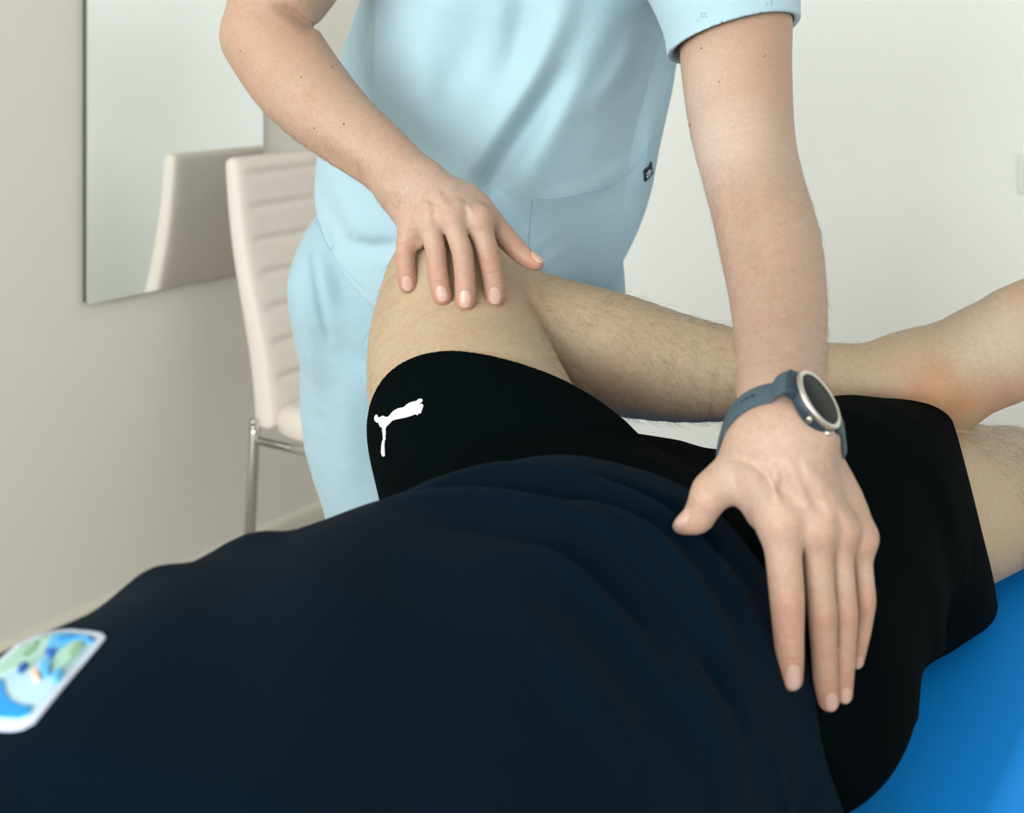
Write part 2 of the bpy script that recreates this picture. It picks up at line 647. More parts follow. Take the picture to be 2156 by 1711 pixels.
M = dict(
    wall_left=plain('painted_wall', srgb(217, 213, 203), 0.75, noise=0.012, nscale=6, bump=0.15, bscale=300, spec=0.3),
    wall_back=plain('painted_wall_cool', srgb(235, 238, 235), 0.75, noise=0.01, nscale=5, bump=0.12, bscale=300, spec=0.3),
    ceiling=plain('ceiling_paint', srgb(235, 234, 230), 0.8),
    floor=plain('floor_vinyl', srgb(166, 158, 144), 0.45, noise=0.08, nscale=12),
    base=plain('skirting_paint', srgb(206, 200, 186), 0.5),
    scrub=plain('light_blue_cotton', srgb(163, 192, 203), 0.85, noise=0.03, nscale=700, bump=0.35, bscale=900, spec=0.2, sheen=0.25),
    scrub2=plain('light_blue_trouser_cotton', srgb(152, 181, 192), 0.85, noise=0.03, nscale=700, bump=0.35, bscale=900, spec=0.2, sheen=0.25),
    seam=plain('blue_thread', srgb(132, 178, 196), 0.9),
    navy=plain('navy_tshirt_jersey', srgb(6, 22, 34), 0.95, noise=0.10, nscale=500, bump=0.4, bscale=900, spec=0.02, sheen=0.012),
    black=plain('black_shorts_jersey', srgb(3, 8, 9), 0.9, noise=0.1, nscale=500, bump=0.3, bscale=900, spec=0.02, sheen=0.0),
    blue=plain('blue_vinyl', srgb(0, 138, 228), 0.6, noise=0.03, nscale=900, bump=0.4, bscale=1400, spec=0.15),
    steel=plain('painted_steel', srgb(60, 62, 66), 0.4, metal=0.6),
    chrome=plain('chrome', (0.72, 0.71, 0.69, 1), 0.12, metal=1.0),
    leather=plain('white_faux_leather', srgb(222, 212, 202), 0.5, noise=0.02, nscale=60, bump=0.2, bscale=500, spec=0.4),
    mirror=plain('silvered_glass', (0.93, 0.95, 0.94, 1), 0.015, metal=1.0),
    edge=plain('mirror_edge', srgb(70, 78, 74), 0.3),
    plastic=plain('white_plastic', srgb(226, 229, 225), 0.35),
    strap=plain('slate_blue_silicone', srgb(66, 84, 92), 0.6, spec=0.3),
    case=plain('dark_blue_resin', srgb(26, 46, 60), 0.45),
    bezel=plain('satin_steel', (0.62, 0.58, 0.52, 1), 0.28, metal=1.0),
    glass=plain('dark_watch_glass', srgb(24, 27, 25), 0.45, spec=0.12),
    hole=plain('strap_hole', srgb(22, 34, 42), 0.8),
    nail_tip=plain('fingernail_free_edge', srgb(192, 170, 154), 0.4, spec=0.4),
    nail=plain('fingernail_keratin', srgb(188, 154, 140), 0.28, spec=0.5),
    white=plain('white_print', srgb(236, 238, 242), 0.6),
    tagnavy=plain('navy_woven_label', srgb(10, 22, 40), 0.8),
    hair=plain('dark_brown_hair', srgb(62, 44, 32), 0.6),
    hair2=plain('fine_light_hair', srgb(134, 100, 72), 0.6),
    b_sky=plain('badge_bright_blue', srgb(20, 150, 225), 0.6),
    b_mid=plain('badge_mid_blue', srgb(90, 180, 228), 0.6),
    b_pale=plain('badge_pale_blue', srgb(184, 220, 232), 0.6),
    b_green=plain('badge_pale_green', srgb(170, 212, 196), 0.6),
    b_leaf=plain('badge_leaf_green', srgb(140, 182, 150), 0.6),
    b_deep=plain('badge_deep_blue', srgb(20, 104, 186), 0.6),
    b_peach=plain('badge_peach', srgb(244, 196, 170), 0.6),
    b_white=plain('badge_border_white', srgb(214, 222, 240), 0.6),
    shoe=plain('white_clog', srgb(225, 225, 222), 0.5),
    skinA=skin('fair_skin', srgb(172, 146, 126), srgb(174, 108, 90), srgb(192, 172, 158), srgb(168, 124, 92)),
    skinB=skin('warm_skin', srgb(172, 152, 125), srgb(164, 112, 92), srgb(182, 166, 150), srgb(178, 116, 74), fine=0.16),
    shair=plain('short_brown_hair', srgb(70, 50, 36), 0.7, noise=0.3, nscale=200, bump=1.0, bscale=300),
    lip=plain('lip_skin', srgb(176, 104, 92), 0.5),
    eye=plain('eye_white', srgb(240, 240, 238), 0.2),
)

# ------------------------------------------------------------------ room
R_ = ROOM


def structure(o):
    o['kind'] = 'structure'
    return o


T = 0.12
structure(box('floor', (R_['x0'] - T, R_['y0'] - T, -0.1), (R_['x1'] + T, R_['y1'] + T, 0), M['floor']))
structure(box('ceiling', (R_['x0'] - T, R_['y0'] - T, R_['h']), (R_['x1'] + T, R_['y1'] + T, R_['h'] + 0.1), M['ceiling']))
structure(box('wall_left', (R_['x0'] - T, R_['y0'] - T, 0), (R_['x0'], R_['y1'] + T, R_['h']), M['wall_left']))
structure(box('wall_back', (R_['x0'], R_['y1'], 0), (R_['x1'], R_['y1'] + T, R_['h']), M['wall_back']))


def wall_with_window(name, axis, pos, a0, a1, w0, w1, z0, z1, mat, wname):
    """wall slab along one axis with a rectangular opening and a framed window in it"""
    def b(p, q, s, e):
        return ((p, pos[0], s), (q, pos[1], e)) if axis == 'x' else ((pos[0], p, s), (pos[1], q, e))
    V, Fc = [], []
    for p, q, s, e in ((a0, w0, 0, R_['h']), (w1, a1, 0, R_['h']), (w0, w1, 0, z0), (w0, w1, z1, R_['h'])):
        lo, hi = b(p, q, s, e)
        x0, y0, zz0 = lo; x1, y1, zz1 = hi
        k = len(V)
        V += [(x0, y0, zz0), (x1, y0, zz0), (x1, y1, zz0), (x0, y1, zz0), (x0, y0, zz1), (x1, y0, zz1), (x1, y1, zz1), (x0, y1, zz1)]
        Fc += [tuple(i + k for i in f) for f in [(0, 3, 2, 1), (4, 5, 6, 7), (0, 1, 5, 4), (1, 2, 6, 5), (2, 3, 7, 6), (3, 0, 4, 7)]]
    structure(mesh_obj(name, V, Fc, mat, smooth=False))
    V, Fc = [], []
    m = (w0 + w1) / 2
    mid = (pos[0] + pos[1]) / 2
    sv = pos
    pos2 = (mid - 0.03, mid + 0.03)
    fr = 0.05
    for p, q, s, e in ((w0, w0 + fr, z0, z1), (w1 - fr, w1, z0, z1), (m - fr / 2, m + fr / 2, z0, z1), (w0, w1, z0, z0 + fr), (w0, w1, z1 - fr, z1)):
        lo, hi = ((p, pos2[0], s), (q, pos2[1], e)) if axis == 'x' else ((pos2[0], p, s), (pos2[1], q, e))
        x0, y0, zz0 = lo; x1, y1, zz1 = hi
        k = len(V)
        V += [(x0, y0, zz0), (x1, y0, zz0), (x1, y1, zz0), (x0, y1, zz0), (x0, y0, zz1), (x1, y0, zz1), (x1, y1, zz1), (x0, y1, zz1)]
        Fc += [tuple(i + k for i in f) for f in [(0, 3, 2, 1), (4, 5, 6, 7), (0, 1, 5, 4), (1, 2, 6, 5), (2, 3, 7, 6), (3, 0, 4, 7)]]
    structure(mesh_obj(wname, V, Fc, M['plastic'], smooth=False))


wall_with_window('wall_front', 'x', (R_['y0'] - T, R_['y0']), R_['x0'], R_['x1'], -2.0, 1.5, 1.1, 2.6, M['wall_back'], 'window_1')
wall_with_window('wall_right', 'y', (R_['x1'], R_['x1'] + T), R_['y0'] - T, R_['y1'] + T, -2.55, -0.65, 0.87, 2.37, M['wall_back'], 'window_2')


def skirting(name, pts):
    """rounded-top skirting profile swept along a straight wall; pts = (start, end, inward normal)"""
    a, b, n = [np.array(p, float) for p in pts]
    prof = [(0.0, 0.0), (0.014, 0.0), (0.014, 0.062), (0.012, 0.072), (0.007, 0.079), (0.0, 0.082)]
    V = []
    for e in (a, b):
        for o_, z in prof:
            q = e + n * o_
            V.append((q[0], q[1], z))
    k = len(prof)
    Fc = [(i, i + 1, k + i + 1, k + i) for i in range(k - 1)] + [tuple(range(k - 1, -1, -1)), tuple(range(k, 2 * k))]
    structure(mesh_obj(name, V, Fc, M['base'], smooth=False))


skirting('baseboard_left', ((R_['x0'], R_['y0'], 0), (R_['x0'], R_['y1'], 0), (1, 0, 0)))
skirting('baseboard_back', ((R_['x0'], R_['y1'], 0), (R_['x1'], R_['y1'], 0), (0, -1, 0)))

# ------------------------------------------------------------------ frameless wall mirror
mx = R_['x0']
MY0, MY1, MZ0, MZ1 = 0.0, 0.0, 0.709, 2.0


def on_left_wall(u, X=None):
    """where the line of sight of column u meets the plane x = X; returns room y and distance"""
    X = R_['x0'] if X is None else X
    k = (u - CX) / F
    # room X = CO*x - SI*d with x = k*d
    d = X / (CO * k - SI)
    return (SI * k + CO) * d, d


MY0, dm = on_left_wall(185, mx + 0.02)
MY1, _ = on_left_wall(554, mx + 0.02)
MZ0 = CAMH - (641 - HY) / F * dm
mir = empty('wall_mirror', (mx, (MY0 + MY1) / 2, MZ0))
box('backing_board', (mx + 0.001, MY0 + 0.002, MZ0 + 0.002), (mx + 0.015, MY1 - 0.002, 2.05), M['edge'], mir)
box('mirror_glass', (mx + 0.015, MY0, MZ0), (mx + 0.02, MY1, 2.052), M['mirror'], mir)['label'] = 'bright reflecting glass plate'
mir.children[0]['label'] = 'dark thin edge around the mirror'
tag(mir, 'tall frameless mirror hanging on the left wall behind the white chair', 'mirror')

# ------------------------------------------------------------------ light switch on the back wall
k = (2145 - CX) / F
dsw = R_['y1'] / (SI * k + CO)
xs = (CO * k - SI) * dsw
zs1 = CAMH - (322 - HY) / F * dsw; zs0 = CAMH - (406 - HY) / F * dsw
sw = empty('light_switch', (xs + 0.042, R_['y1'], zs0))
box('switch_plate', (xs, R_['y1'] - 0.009, zs0), (xs + 0.084, R_['y1'] - 0.0005, zs1), M['plastic'], sw, bev=0.003)
box('rocker', (xs + 0.012, R_['y1'] - 0.013, zs0 + 0.012), (xs + 0.072, R_['y1'] - 0.008, zs1 - 0.010), M['plastic'], sw, bev=0.002)
tag(sw, 'square white light switch on the pale wall at the right edge', 'light switch')

# ------------------------------------------------------------------ chair by the left wall
def build_chair():
    gapx = R_['x0']
    root = empty('dining_chair', (gapx + 0.34, 2.11, 0))
    y0 = on_left_wall(486, gapx + 0.125)[0]
    y1 = y0 + 0.31
    Z0, Z1 = 0.415, 1.002
    nz, nr = 90, 28
    V, Fc = [], []
    for i in range(nz + 1):
        t = i / nz
        z = Z0 + (Z1 - Z0) * t
        # rear of the back leans towards the wall with a gentle S
        xc = gapx + 0.235 - 0.115 * t + 0.018 * math.sin(t * math.pi * 1.6) * (1 - t) - 0.012 * math.sin(math.pi * t)
        th = 0.026 + 0.010 * (1 - t)
        endr = min(1.0, (min(i, nz - i) / 3.0))
        th *= 0.35 + 0.65 * math.sqrt(max(0.0, 1 - (1 - endr) ** 2))
        gi = 1 - 0.55 * math.exp(-(((t * 8) % 1.0 - 0.5) / 0.09) ** 2) * (0.06 < t < 0.96)
        wy = (y1 - y0) / 2 - 0.008 * (1 - math.sqrt(max(0.0, 1 - (1 - endr) ** 2)))
        flare = 0.0 + 0.012 * (1 - t) ** 2
        for j in range(nr):
            a = 2 * math.pi * j / nr
            cx_, cy_ = math.cos(a), math.sin(a)
            e = 0.45
            px = math.copysign(abs(cx_) ** e, cx_); py = math.copysign(abs(cy_) ** 0.28, cy_)
            tx = th * px
            if px > 0:
                inner = max(0.0, 1 - (abs(py) / 0.86) ** 8)
                tx = th * px * (1 - (1 - gi) * 0.55 * inner)
            V.append((xc + tx, (y0 + y1) / 2 + (wy + flare) * py, z))
    for i in range(nz):
        for j in range(nr):
            a, b = i * nr + j, i * nr + (j + 1) % nr
            Fc.append((a, b, b + nr, a + nr))
    Fc.append(tuple(range(nr - 1, -1, -1))); Fc.append(tuple(range(nz * nr, (nz + 1) * nr)))
    mesh_obj('backrest', V, Fc, M['leather'], root)['label'] = 'tall curved backrest with horizontal padded channels'
    # seat: rounded slab
    V, Fc = [], []
    sx0, sx1, sy0, sy1 = gapx + 0.24, gapx + 0.66, y0 - 0.01, y1 + 0.06
    prof = [(0.0, 0.40), (0.6, 0.395), (0.93, 0.40), (1.0, 0.415), (1.0, 0.445), (0.97, 0.462), (0.85, 0.470), (0.5, 0.474), (0.0, 0.475)]
    nn = 40
    for s, z in prof:
        for j in range(nn):
            a = 2 * math.pi * j / nn
            px = math.copysign(abs(math.cos(a)) ** 0.3, math.cos(a)); py = math.copysign(abs(math.sin(a)) ** 0.3, math.sin(a))
            V.append(((sx0 + sx1) / 2 + (sx1 - sx0) / 2 * px * s, (sy0 + sy1) / 2 + (sy1 - sy0) / 2 * py * s, z))
    for i in range(len(prof) - 1):
        for j in range(nn):
            a, b = i * nn + j, i * nn + (j + 1) % nn
            Fc.append((a, b, b + nn, a + nn))
    mesh_obj('seat', V, Fc, M['leather'], root)
    ly0, ly1 = y0 - 0.014, y1 + 0.03
    for lx, ly, dx, dy in ((gapx + 0.215, ly0, -0.02, -0.008), (gapx + 0.215, ly1, -0.02, 0.01), (gapx + 0.60, ly0, 0.02, -0.008), (gapx + 0.60, ly1, 0.02, 0.01)):
        lg = tube('leg', [(lx, ly, 0.435), (lx + dx * 0.1, ly + dy * 0.1, 0.40), (lx + dx, ly + dy, 0.012)], 0.0125, M['chrome'], root, 16)
        lg['label'] = 'slim chrome tube leg'
        tube('glide', [(lx + dx, ly + dy, 0.0), (lx + dx, ly + dy, 0.014)], 0.014, M['edge'], lg, 12)
    for ly in (ly0, ly1):
        tube('side_rail', [(gapx + 0.225, ly, 0.392), (gapx + 0.59, ly, 0.392)], 0.009, M['chrome'], root, 10)
    # bolt heads at the joint of back and leg
    for z in (0.435, 0.422):
        tube('bolt', [(gapx + 0.222, ly0 - 0.008, z), (gapx + 0.222, ly0 - 0.018, z)], 0.006, M['chrome'], root, 10)
    tag(root, 'white high-backed faux leather chair with chrome legs against the left wall', 'chair')


build_chair()

# ------------------------------------------------------------------ treatment table
TZ = 0.70
tb = empty('treatment_table', (-0.49, 0.9, 0))
TX0, TX1, TY0, TY1 = -0.685, -0.188, -0.25, 1.72
box('padded_top', (TX0, TY0, TZ - 0.065), (TX1, TY1, TZ), M['blue'], tb, bev=0.022)['label'] = 'bright blue vinyl padded top'
box('under_frame', (TX0 + 0.03, TY0 + 0.05, TZ - 0.115), (TX1 - 0.03, TY1 - 0.05, TZ - 0.066), M['steel'], tb, bev=0.004)
for x in (TX0 + 0.07, TX1 - 0.07):
    for y in (0.1, 1.4):
        tube('leg', [(x, y, TZ - 0.115), (x, y, 0.0)], 0.025, M['steel'], tb, 16)
tube('cross_bar', [(TX0 + 0.07, 0.1, 0.12), (TX1 - 0.07, 0.1, 0.12)], 0.016, M['steel'], tb)
tube('cross_bar', [(TX0 + 0.07, 1.4, 0.12), (TX1 - 0.07, 1.4, 0.12)], 0.016, M['steel'], tb)
tag(tb, 'blue vinyl treatment table under the lying person', 'treatment table')

# ================================================================== the lying person
Z3 = (0, 0, 1)
LAT = RM(1, 0, 0)


def add(a, b, k=0.0):
    return b if a is None else smin(a, b, k)


def thigh_left(E_, g=0.0):
    return E_.chain([(np.array([0.03, 0.95, 0.82]), .095 + g), (P(1030, 960, 1.06), .092 + g), (P(985, 840, 1.12), .0895 + g), (P(960, 735, 1.165), .083 + g), (P(950, 650, 1.195), .0715 + g), (P(948, 610, 1.205), .0655 + g)])


def leg_left(E_):
    thigh = thigh_left(E_)
    calf = E_.chain([(P(985, 625, 1.215), .058), (P(1090, 672, 1.215), .052), (P(1200, 715, 1.21), .0565), (P(1300, 745, 1.205), .0578), (P(1420, 772, 1.20), .0518),
                     (P(1540, 787, 1.20), .0440), (P(1650, 797, 1.20), .0375), (P(1760, 798, 1.20), .0345), (P(1860, 800, 1.20), .0345), (P(1930, 800, 1.20), .0375)])
    d = smin(thigh, calf, 0.004)
    # foot seen from its inner side
    heel = E_.chain([(P(1925, 820, 1.21), .036), (P(1990, 852, 1.22), .030)])
    foot = E_.chain([(P(1930, 795, 1.20), .0395), (P(2010, 778, 1.20), .046), (P(2090, 745, 1.19), .050), (P(2190, 700, 1.19), .048), (P(2290, 640, 1.19), .038)], n=(0.25, 1, 0), f=1.3)
    d = smin(d, heel, 0.03); d = smin(d, foot, 0.03)
    d = E_.ridge(d, [P(1975, 812, 1.158), P(1990, 826, 1.158)], .006, .018)
    d = smin(d, E_.chain([(P(2130, 650, 1.185), .016), (P(2230, 605, 1.185), .017)]), .02)
    for i in range(5):                                   # toes, beyond the edge of the picture
        q = P(2290 - i * 6, 600 + i * 26, 1.19 + 0.012 * i)
        d = smin(d, E_.chain([(q, .016 - .0015 * i), (q + np.array([.045 - .004 * i, 0, .012]), .014 - .0015 * i)]), .006)
    # knee cap and shin
    d = smin(d, E_.ell(P(940, 560, 1.15), (.034, .026, .034)), .03)
    d = E_.ridge(d, [P(1180, 610, 1.19), P(1450, 690, 1.18), P(1760, 745, 1.18)], .002, .012)
    return d


def leg_right(E_):
    d = E_.chain([(np.array([0.18, 0.90, 0.81]), .080), (P(1850, 1115, 1.10), .080), (P(2010, 1060, 1.22), .077), (P(2120, 1042, 1.31), .0685), (P(2165, 1035, 1.36), .066)])
    d = smin(d, E_.ell(P(2135, 985, 1.32), (.036, .03, .03)), .03)
    k0 = P(2190, 1040, 1.39)
    ank = k0 + RM(0.02, 0.40, -0.02)
    d = smin(d, E_.chain([(k0, .058), (k0 * .7 + ank * .3 - np.array([0, 0, .005]), .056), (ank, .036)]), .02)
    fo = ank + RM(0.05, 0.06, 0.14)
    d = smin(d, E_.chain([(ank - np.array([0, 0, .02]), .036), (fo, .03)], n=RM(0, 1, 0), f=1.0), .03)
    return d


def patient_trunk(E_, g=0.0):
    A = [(RM(-.435, .82, .800), .140 + g), (RM(-.435, .72, .815), .152 + g), (RM(-.44, .50, .838), .172 + g), (RM(-.44, .34, .835), .178 + g), (RM(-.44, .24, .82), .150 + g)]
    return E_.chain(A, n=Z3, f=1.36)


def patient_head(E_):
    d = E_.chain([(RM(-.44, .16, .80), .058), (RM(-.44, .06, .795), .056)])
    d = smin(d, E_.ell(RM(-.44, -.04, .80), (.078, .105, .095), [RM(1, 0, 0), RM(0, 1, 0), (0, 0, 1)]), .03)
    d = smin(d, E_.ell(RM(-.44, .035, .845), (.055, .055, .05), [RM(1, 0, 0), RM(0, 1, 0), (0, 0, 1)]), .03)
    d = smin(d, E_.chain([(RM(-.44, -.02, .888), .010), (RM(-.44, .012, .908), .013)]), .012)
    for s in (-1, 1):
        d = smin(d, E_.ell(RM(-.44 + s * .08, -.03, .80), (.01, .03, .018), [RM(1, 0, 0), RM(0, 1, 0), (0, 0, 1)]), .008)
        d = smax(d, -E_.ell(RM(-.44 + s * .032, -.035, .898), (.014, .008, .010), [RM(1, 0, 0), RM(0, 1, 0), (0, 0, 1)]), .012)
    d = E_.ridge(d, [RM(-.465, .045, .897), RM(-.44, .043, .903), RM(-.415, .045, .897)], -.005, .004)
    return d


def patient_arms(E_):
    # both elbows bent with the hands resting beside the head
    d = None
    for s in (-1, 1):
        X = -.44 + s * .0
        sh, el, wr = RM(-.44 + s * .185, .25, .80), RM(-.44 + s * .235, .42, .765), RM(-.44 + s * .20, .16, .745)
        sh = RM(-.44 + s * .165, .24, .80)
        a = E_.chain([(sh, .05), (el, .042)])
        b = E_.chain([(el, .040), (wr, .027)])
        a = smin(a, b, .01)
        pm = RM(-.44 + s * .19, .08, .735)
        a = smin(a, E_.chain([(wr, .025), (pm, .036)], n=Z3, f=1.7), .015)
        for i in range(4):
            q = pm + RM(s * (i - 1.5) * -.017, -.03, 0)
            e = q + RM(0, -.07 + abs(i - 1.3) * .008, .0)
            m_ = (q + e) / 2 + np.array([0, 0, .012])
            a = smin(a, E_.chain([(q, .0095), (m_, .0088), (e, .0075)]), .006)
        q = pm + RM(-s * .034, .01, .0)
        a = smin(a, E_.chain([(q, .012), (q + RM(-s * .018, -.03, .0), .0095), (q + RM(-s * .022, -.055, 0), .008)]), .008)
        d = add(d, a)
    return d


def patient_skin(E_):
    d = leg_left(E_)
    d = smin(d, leg_right(E_), .004)
    d = smin(d, patient_trunk(E_, -.012), .03)
    d = smin(d, patient_head(E_), .03)
    d = smin(d, patient_arms(E_), .02)
    return smax(d, -(E_.p[..., 2] - (TZ + .001)), .004)




def shorts_leg(E_):
    L = E_.chain([(np.array([0.045, 0.93, 0.825]), .118), (P(1085, 975, 1.075), .117), (P(1052, 872, 1.13), .118), (P(1035, 800, 1.165), .114)])
    return smin(L, thigh_left(E_, .0050), .012)


_h = []
for _u, _v in ((785, 815), (800, 790), (850, 760), (900, 745), (950, 738), (1010, 741), (1080, 748), (1140, 763), (1190, 785), (1230, 815), (1260, 850)):
    _d = trace(shorts_leg, _u, _v)
    if _d:
        _h.append(P(_u, _v, _d))
_h = np.array(_h)
HEM_L = _h.mean(0)
HEM_LN = np.linalg.svd(_h - HEM_L)[2][2]
HEM_LN = HEM_LN * np.sign(HEM_LN[1])
print('HEM', HEM_L, HEM_LN, np.abs((_h - HEM_L) @ HEM_LN).max())
HA, HB = P(1998, 850, 1.2), P(2094, 1235, 1.2)
HEM_RN = np.cross(HB - HA, np.array([.36, 1, -.36]))
HEM_RN = HEM_RN / np.linalg.norm(HEM_RN)
if HEM_RN[0] < 0:
    HEM_RN = -HEM_RN


def shorts(E_):
    L = shorts_leg(E_)
    inner = smin(E_.chain([(P(1080, 900, 1.10), .090), (P(1060, 860, 1.16), .104)]), thigh_left(E_, -.0015), .02)
    L = smax(L, half(E_, HEM_L, HEM_LN), .006)
    L = smax(L, -smax(inner, -half(E_, HEM_L - HEM_LN * .05, HEM_LN), .01), .001)
    Rr = E_.chain([(np.array([0.185, 0.88, 0.812]), .100), (P(1770, 1105, 1.06), .101), (P(1880, 1085, 1.14), .104), (P(1990, 1058, 1.21), .1045), (P(2080, 1050, 1.27), .104)])
    inner = E_.chain([(P(1975, 1062, 1.20), .094), (P(2080, 1050, 1.27), .100)])
    drape = E_.chain([(P(2040, 1200, 1.20), .020), (P(1930, 1290, 1.10), .024), (P(1820, 1400, 1.0), .024), (P(1720, 1520, .91), .026)])
    Rr = smin(Rr, drape, .06)
    Rr = smax(Rr, half(E_, HA, HEM_RN), .022)
    Rr = smax(Rr, -inner, .002)
    pel = E_.chain([(RM(-.435, .80, .815), .163), (RM(-.435, .86, .806), .150)], n=Z3, f=1.36)
    lap = E_.chain([(P(1230, 1040, 1.06), .054), (P(1400, 1072, 1.05), .054), (P(1560, 1120, 1.02), .050), (P(1720, 1115, 1.03), .07)])
    d = smin(pel, lap, .05)
    d = smin(d, L, .028)
    d = smin(d, Rr, .028)
    V1 = (0.0, 1.0, -0.35)
    # creases gathered at the groin and on the near thigh
    for pts, a, w in SHORT_FOLDS:
        d = E_.ridge(d, [P(*p) for p in pts], a, w, flat=V1)
    d = smax(d, -(E_.p[..., 2] - (TZ + .001)), .004)
    return d


SHORT_FOLDS = [
    ([(850, 1040, 1.0), (930, 960, 1.0), (1060, 905, 1.0), (1240, 905, 1.0)], -.004, .012),
    ([(880, 1048, 1.0), (980, 985, 1.0), (1120, 950, 1.0), (1300, 950, 1.0)], .004, .012),
    ([(860, 1010, 1.0), (900, 945, 1.0), (980, 895, 1.0)], .003, .009),
    ([(1000, 960, 1.0), (1180, 925, 1.0), (1400, 945, 1.0), (1540, 985, 1.0)], -.0035, .010),
    ([(1250, 930, 1.0), (1420, 965, 1.0), (1530, 1010, 1.0)], .003, .012),
    ([(1900, 930, 1.1), (1930, 1100, 1.1), (1985, 1250, 1.1)], .0025, .012),
    ([(1840, 1000, 1.1), (1880, 1150, 1.1), (1930, 1300, 1.1)], -.003, .014),
    ([(1880, 1270, 1.0), (1920, 1340, 1.0), (1975, 1380, 1.0)], .006, .012),
    ([(1840, 1360, 1.0), (1880, 1430, 1.0), (1930, 1470, 1.0)], -.006, .014),
    ([(1830, 1440, 1.0), (1880, 1490, 1.0), (1920, 1510, 1.0)], .006, .012),
    ([(1845, 1150, 1.0), (1900, 1230, 1.0), (1965, 1290, 1.0)], .003, .012),
]


def tshirt(E_):
    A = [(RM(-.43, .86, .818), .166), (RM(-.44, .72, .835), .166), (RM(-.44, .52, .850), .177), (RM(-.435, .36, .845), .184), (RM(-.44, .25, .83), .165)]
    d = E_.chain(A, n=Z3, f=1.40)
    # belly lying slack over the pelvis, cloth down to the table
    d = smin(d, E_.ell(RM(-.435, .69, .855), (.135, .19, .083), [RM(1, 0, 0), RM(0, 1, 0), (0, 0, 1)]), .05)
    side = E_.chain([(RM(-.295, .80, .742), .042), (RM(-.275, .60, .745), .05), (RM(-.26, .40, .76), .06)])
    d = smin(d, side, .07)
    for s in (-1, 1):
        d = smin(d, E_.chain([(RM(-.44 + s * .15, .27, .81), .068), (RM(-.44 + s * .205, .345, .785), .063)]), .05)
    # hem: wavy edge across the hips
    w = E_.p
    X = CO * w[..., 0] - SI * w[..., 1]
    Y = SI * w[..., 0] + CO * w[..., 1]
    hem = Y - (.768 + .020 * np.sin((X + .47) * 16) + .010 * np.sin((X + .3) * 37 + w[..., 2] * 20))
    d = smax(d, hem * .9, .006)
    for pts, a, wd in SHIRT_FOLDS:
        d = E_.ridge(d, [P(u, v, (CAMH - z) * F / (v - HY)) for u, v, z in pts], a, wd, flat=Z3)
    d = d + .0016 * np.sin(X * 55 + Y * 18 + 2 * np.sin(Y * 14)) * np.clip(1 - np.abs(d) / .05, 0, 1)
    d = smax(d, -(w[..., 2] - (TZ + .001)), .004)
    return d


SHIRT_FOLDS = [
    ([(860, 1085, .94), (1050, 1030, .95), (1250, 1035, .95), (1450, 1110, .94)], .007, .012),
    ([(800, 1110, .94), (1050, 1065, .95), (1280, 1080, .95), (1480, 1180, .93)], -.007, .012),
    ([(760, 1130, .95), (1000, 1105, .95), (1250, 1135, .95), (1440, 1240, .94), (1540, 1400, .92)], .008, .014),
    ([(900, 1170, .95), (1150, 1180, .95), (1350, 1280, .94), (1470, 1440, .92)], -.007, .014),
    ([(1300, 1050, .95), (1450, 1150, .93), (1560, 1300, .90), (1600, 1420, .87)], .004, .010),
    ([(1330, 1040, .95), (1490, 1140, .93), (1590, 1270, .90)], -.004, .010),
    ([(1350, 1330, .93), (1450, 1480, .90), (1560, 1640, .86)], .009, .016),
    ([(1250, 1330, .93), (1350, 1480, .90), (1450, 1680, .86)], -.008, .018),
    ([(1120, 1380, .94), (1250, 1560, .91), (1350, 1700, .88)], .007, .018),
    ([(250, 1245, .95), (300, 1240, .95), (330, 1262, .95)], .006, .016),
    ([(470, 1165, .95), (520, 1165, .95), (560, 1185, .95)], .006, .016),
    ([(1610, 1440, .88), (1700, 1530, .86), (1790, 1560, .84), (1850, 1600, .80)], .004, .008),
    ([(600, 1300, .96), (800, 1400, .96), (950, 1560, .95)], .003, .03),
    ([(1180, 1090, .95), (1380, 1160, .94), (1510, 1290, .92), (1570, 1450, .89)], .008, .009),
    ([(1150, 1125, .95), (1360, 1210, .94), (1480, 1340, .92), (1530, 1500, .88)], -.008, .010),
    ([(1100, 1200, .95), (1290, 1290, .94), (1400, 1420, .92), (1460, 1570, .88)], .009, .013),
    ([(1250, 1010, .95), (1420, 1085, .94), (1520, 1180, .92)], -.006, .008),
    ([(960, 1010, .95), (1120, 1000, .95), (1300, 1040, .95), (1440, 1110, .94)], -.004, .006),
]

def creases(E_, d, K, n0, a=-.00045):
    for k in K:
        for j, offs, sc in ((2, (-.0026, -.0004, .0020), 1.0), (3, (-.0006, .0012), .8), (4, (-.0030,), .6)):
            ax = k[j + 1][0] - k[j - 1][0]
            ax = ax / np.linalg.norm(ax)
            n = np.array(n0, float); n = n - ax * n.dot(ax); n /= np.linalg.norm(n)
            sd = np.cross(ax, n)
            r = k[j][1]
            for q, o in enumerate(offs):
                pts = [k[j][0] + ax * (o + .0006 * math.cos(t * 3 + q)) + r * (math.cos(t) * n + math.sin(t) * sd) for t in (-.85, -.4, 0, .4, .85)]
                d = E_.ridge(d, pts, a * sc, .00075, sub=2)
    return d


# ================================================================== the standing therapist
NT = np.array([.20, -1.0, .10])
T_OUT = [(P(1012, 470, 1.540), .207), (P(1033, 300, 1.535), .203), (P(1086, 110, 1.515), .194), (P(1110, -20, 1.50), .184), (P(1120, -150, 1.47), .180), (P(1125, -240, 1.45), .150)]


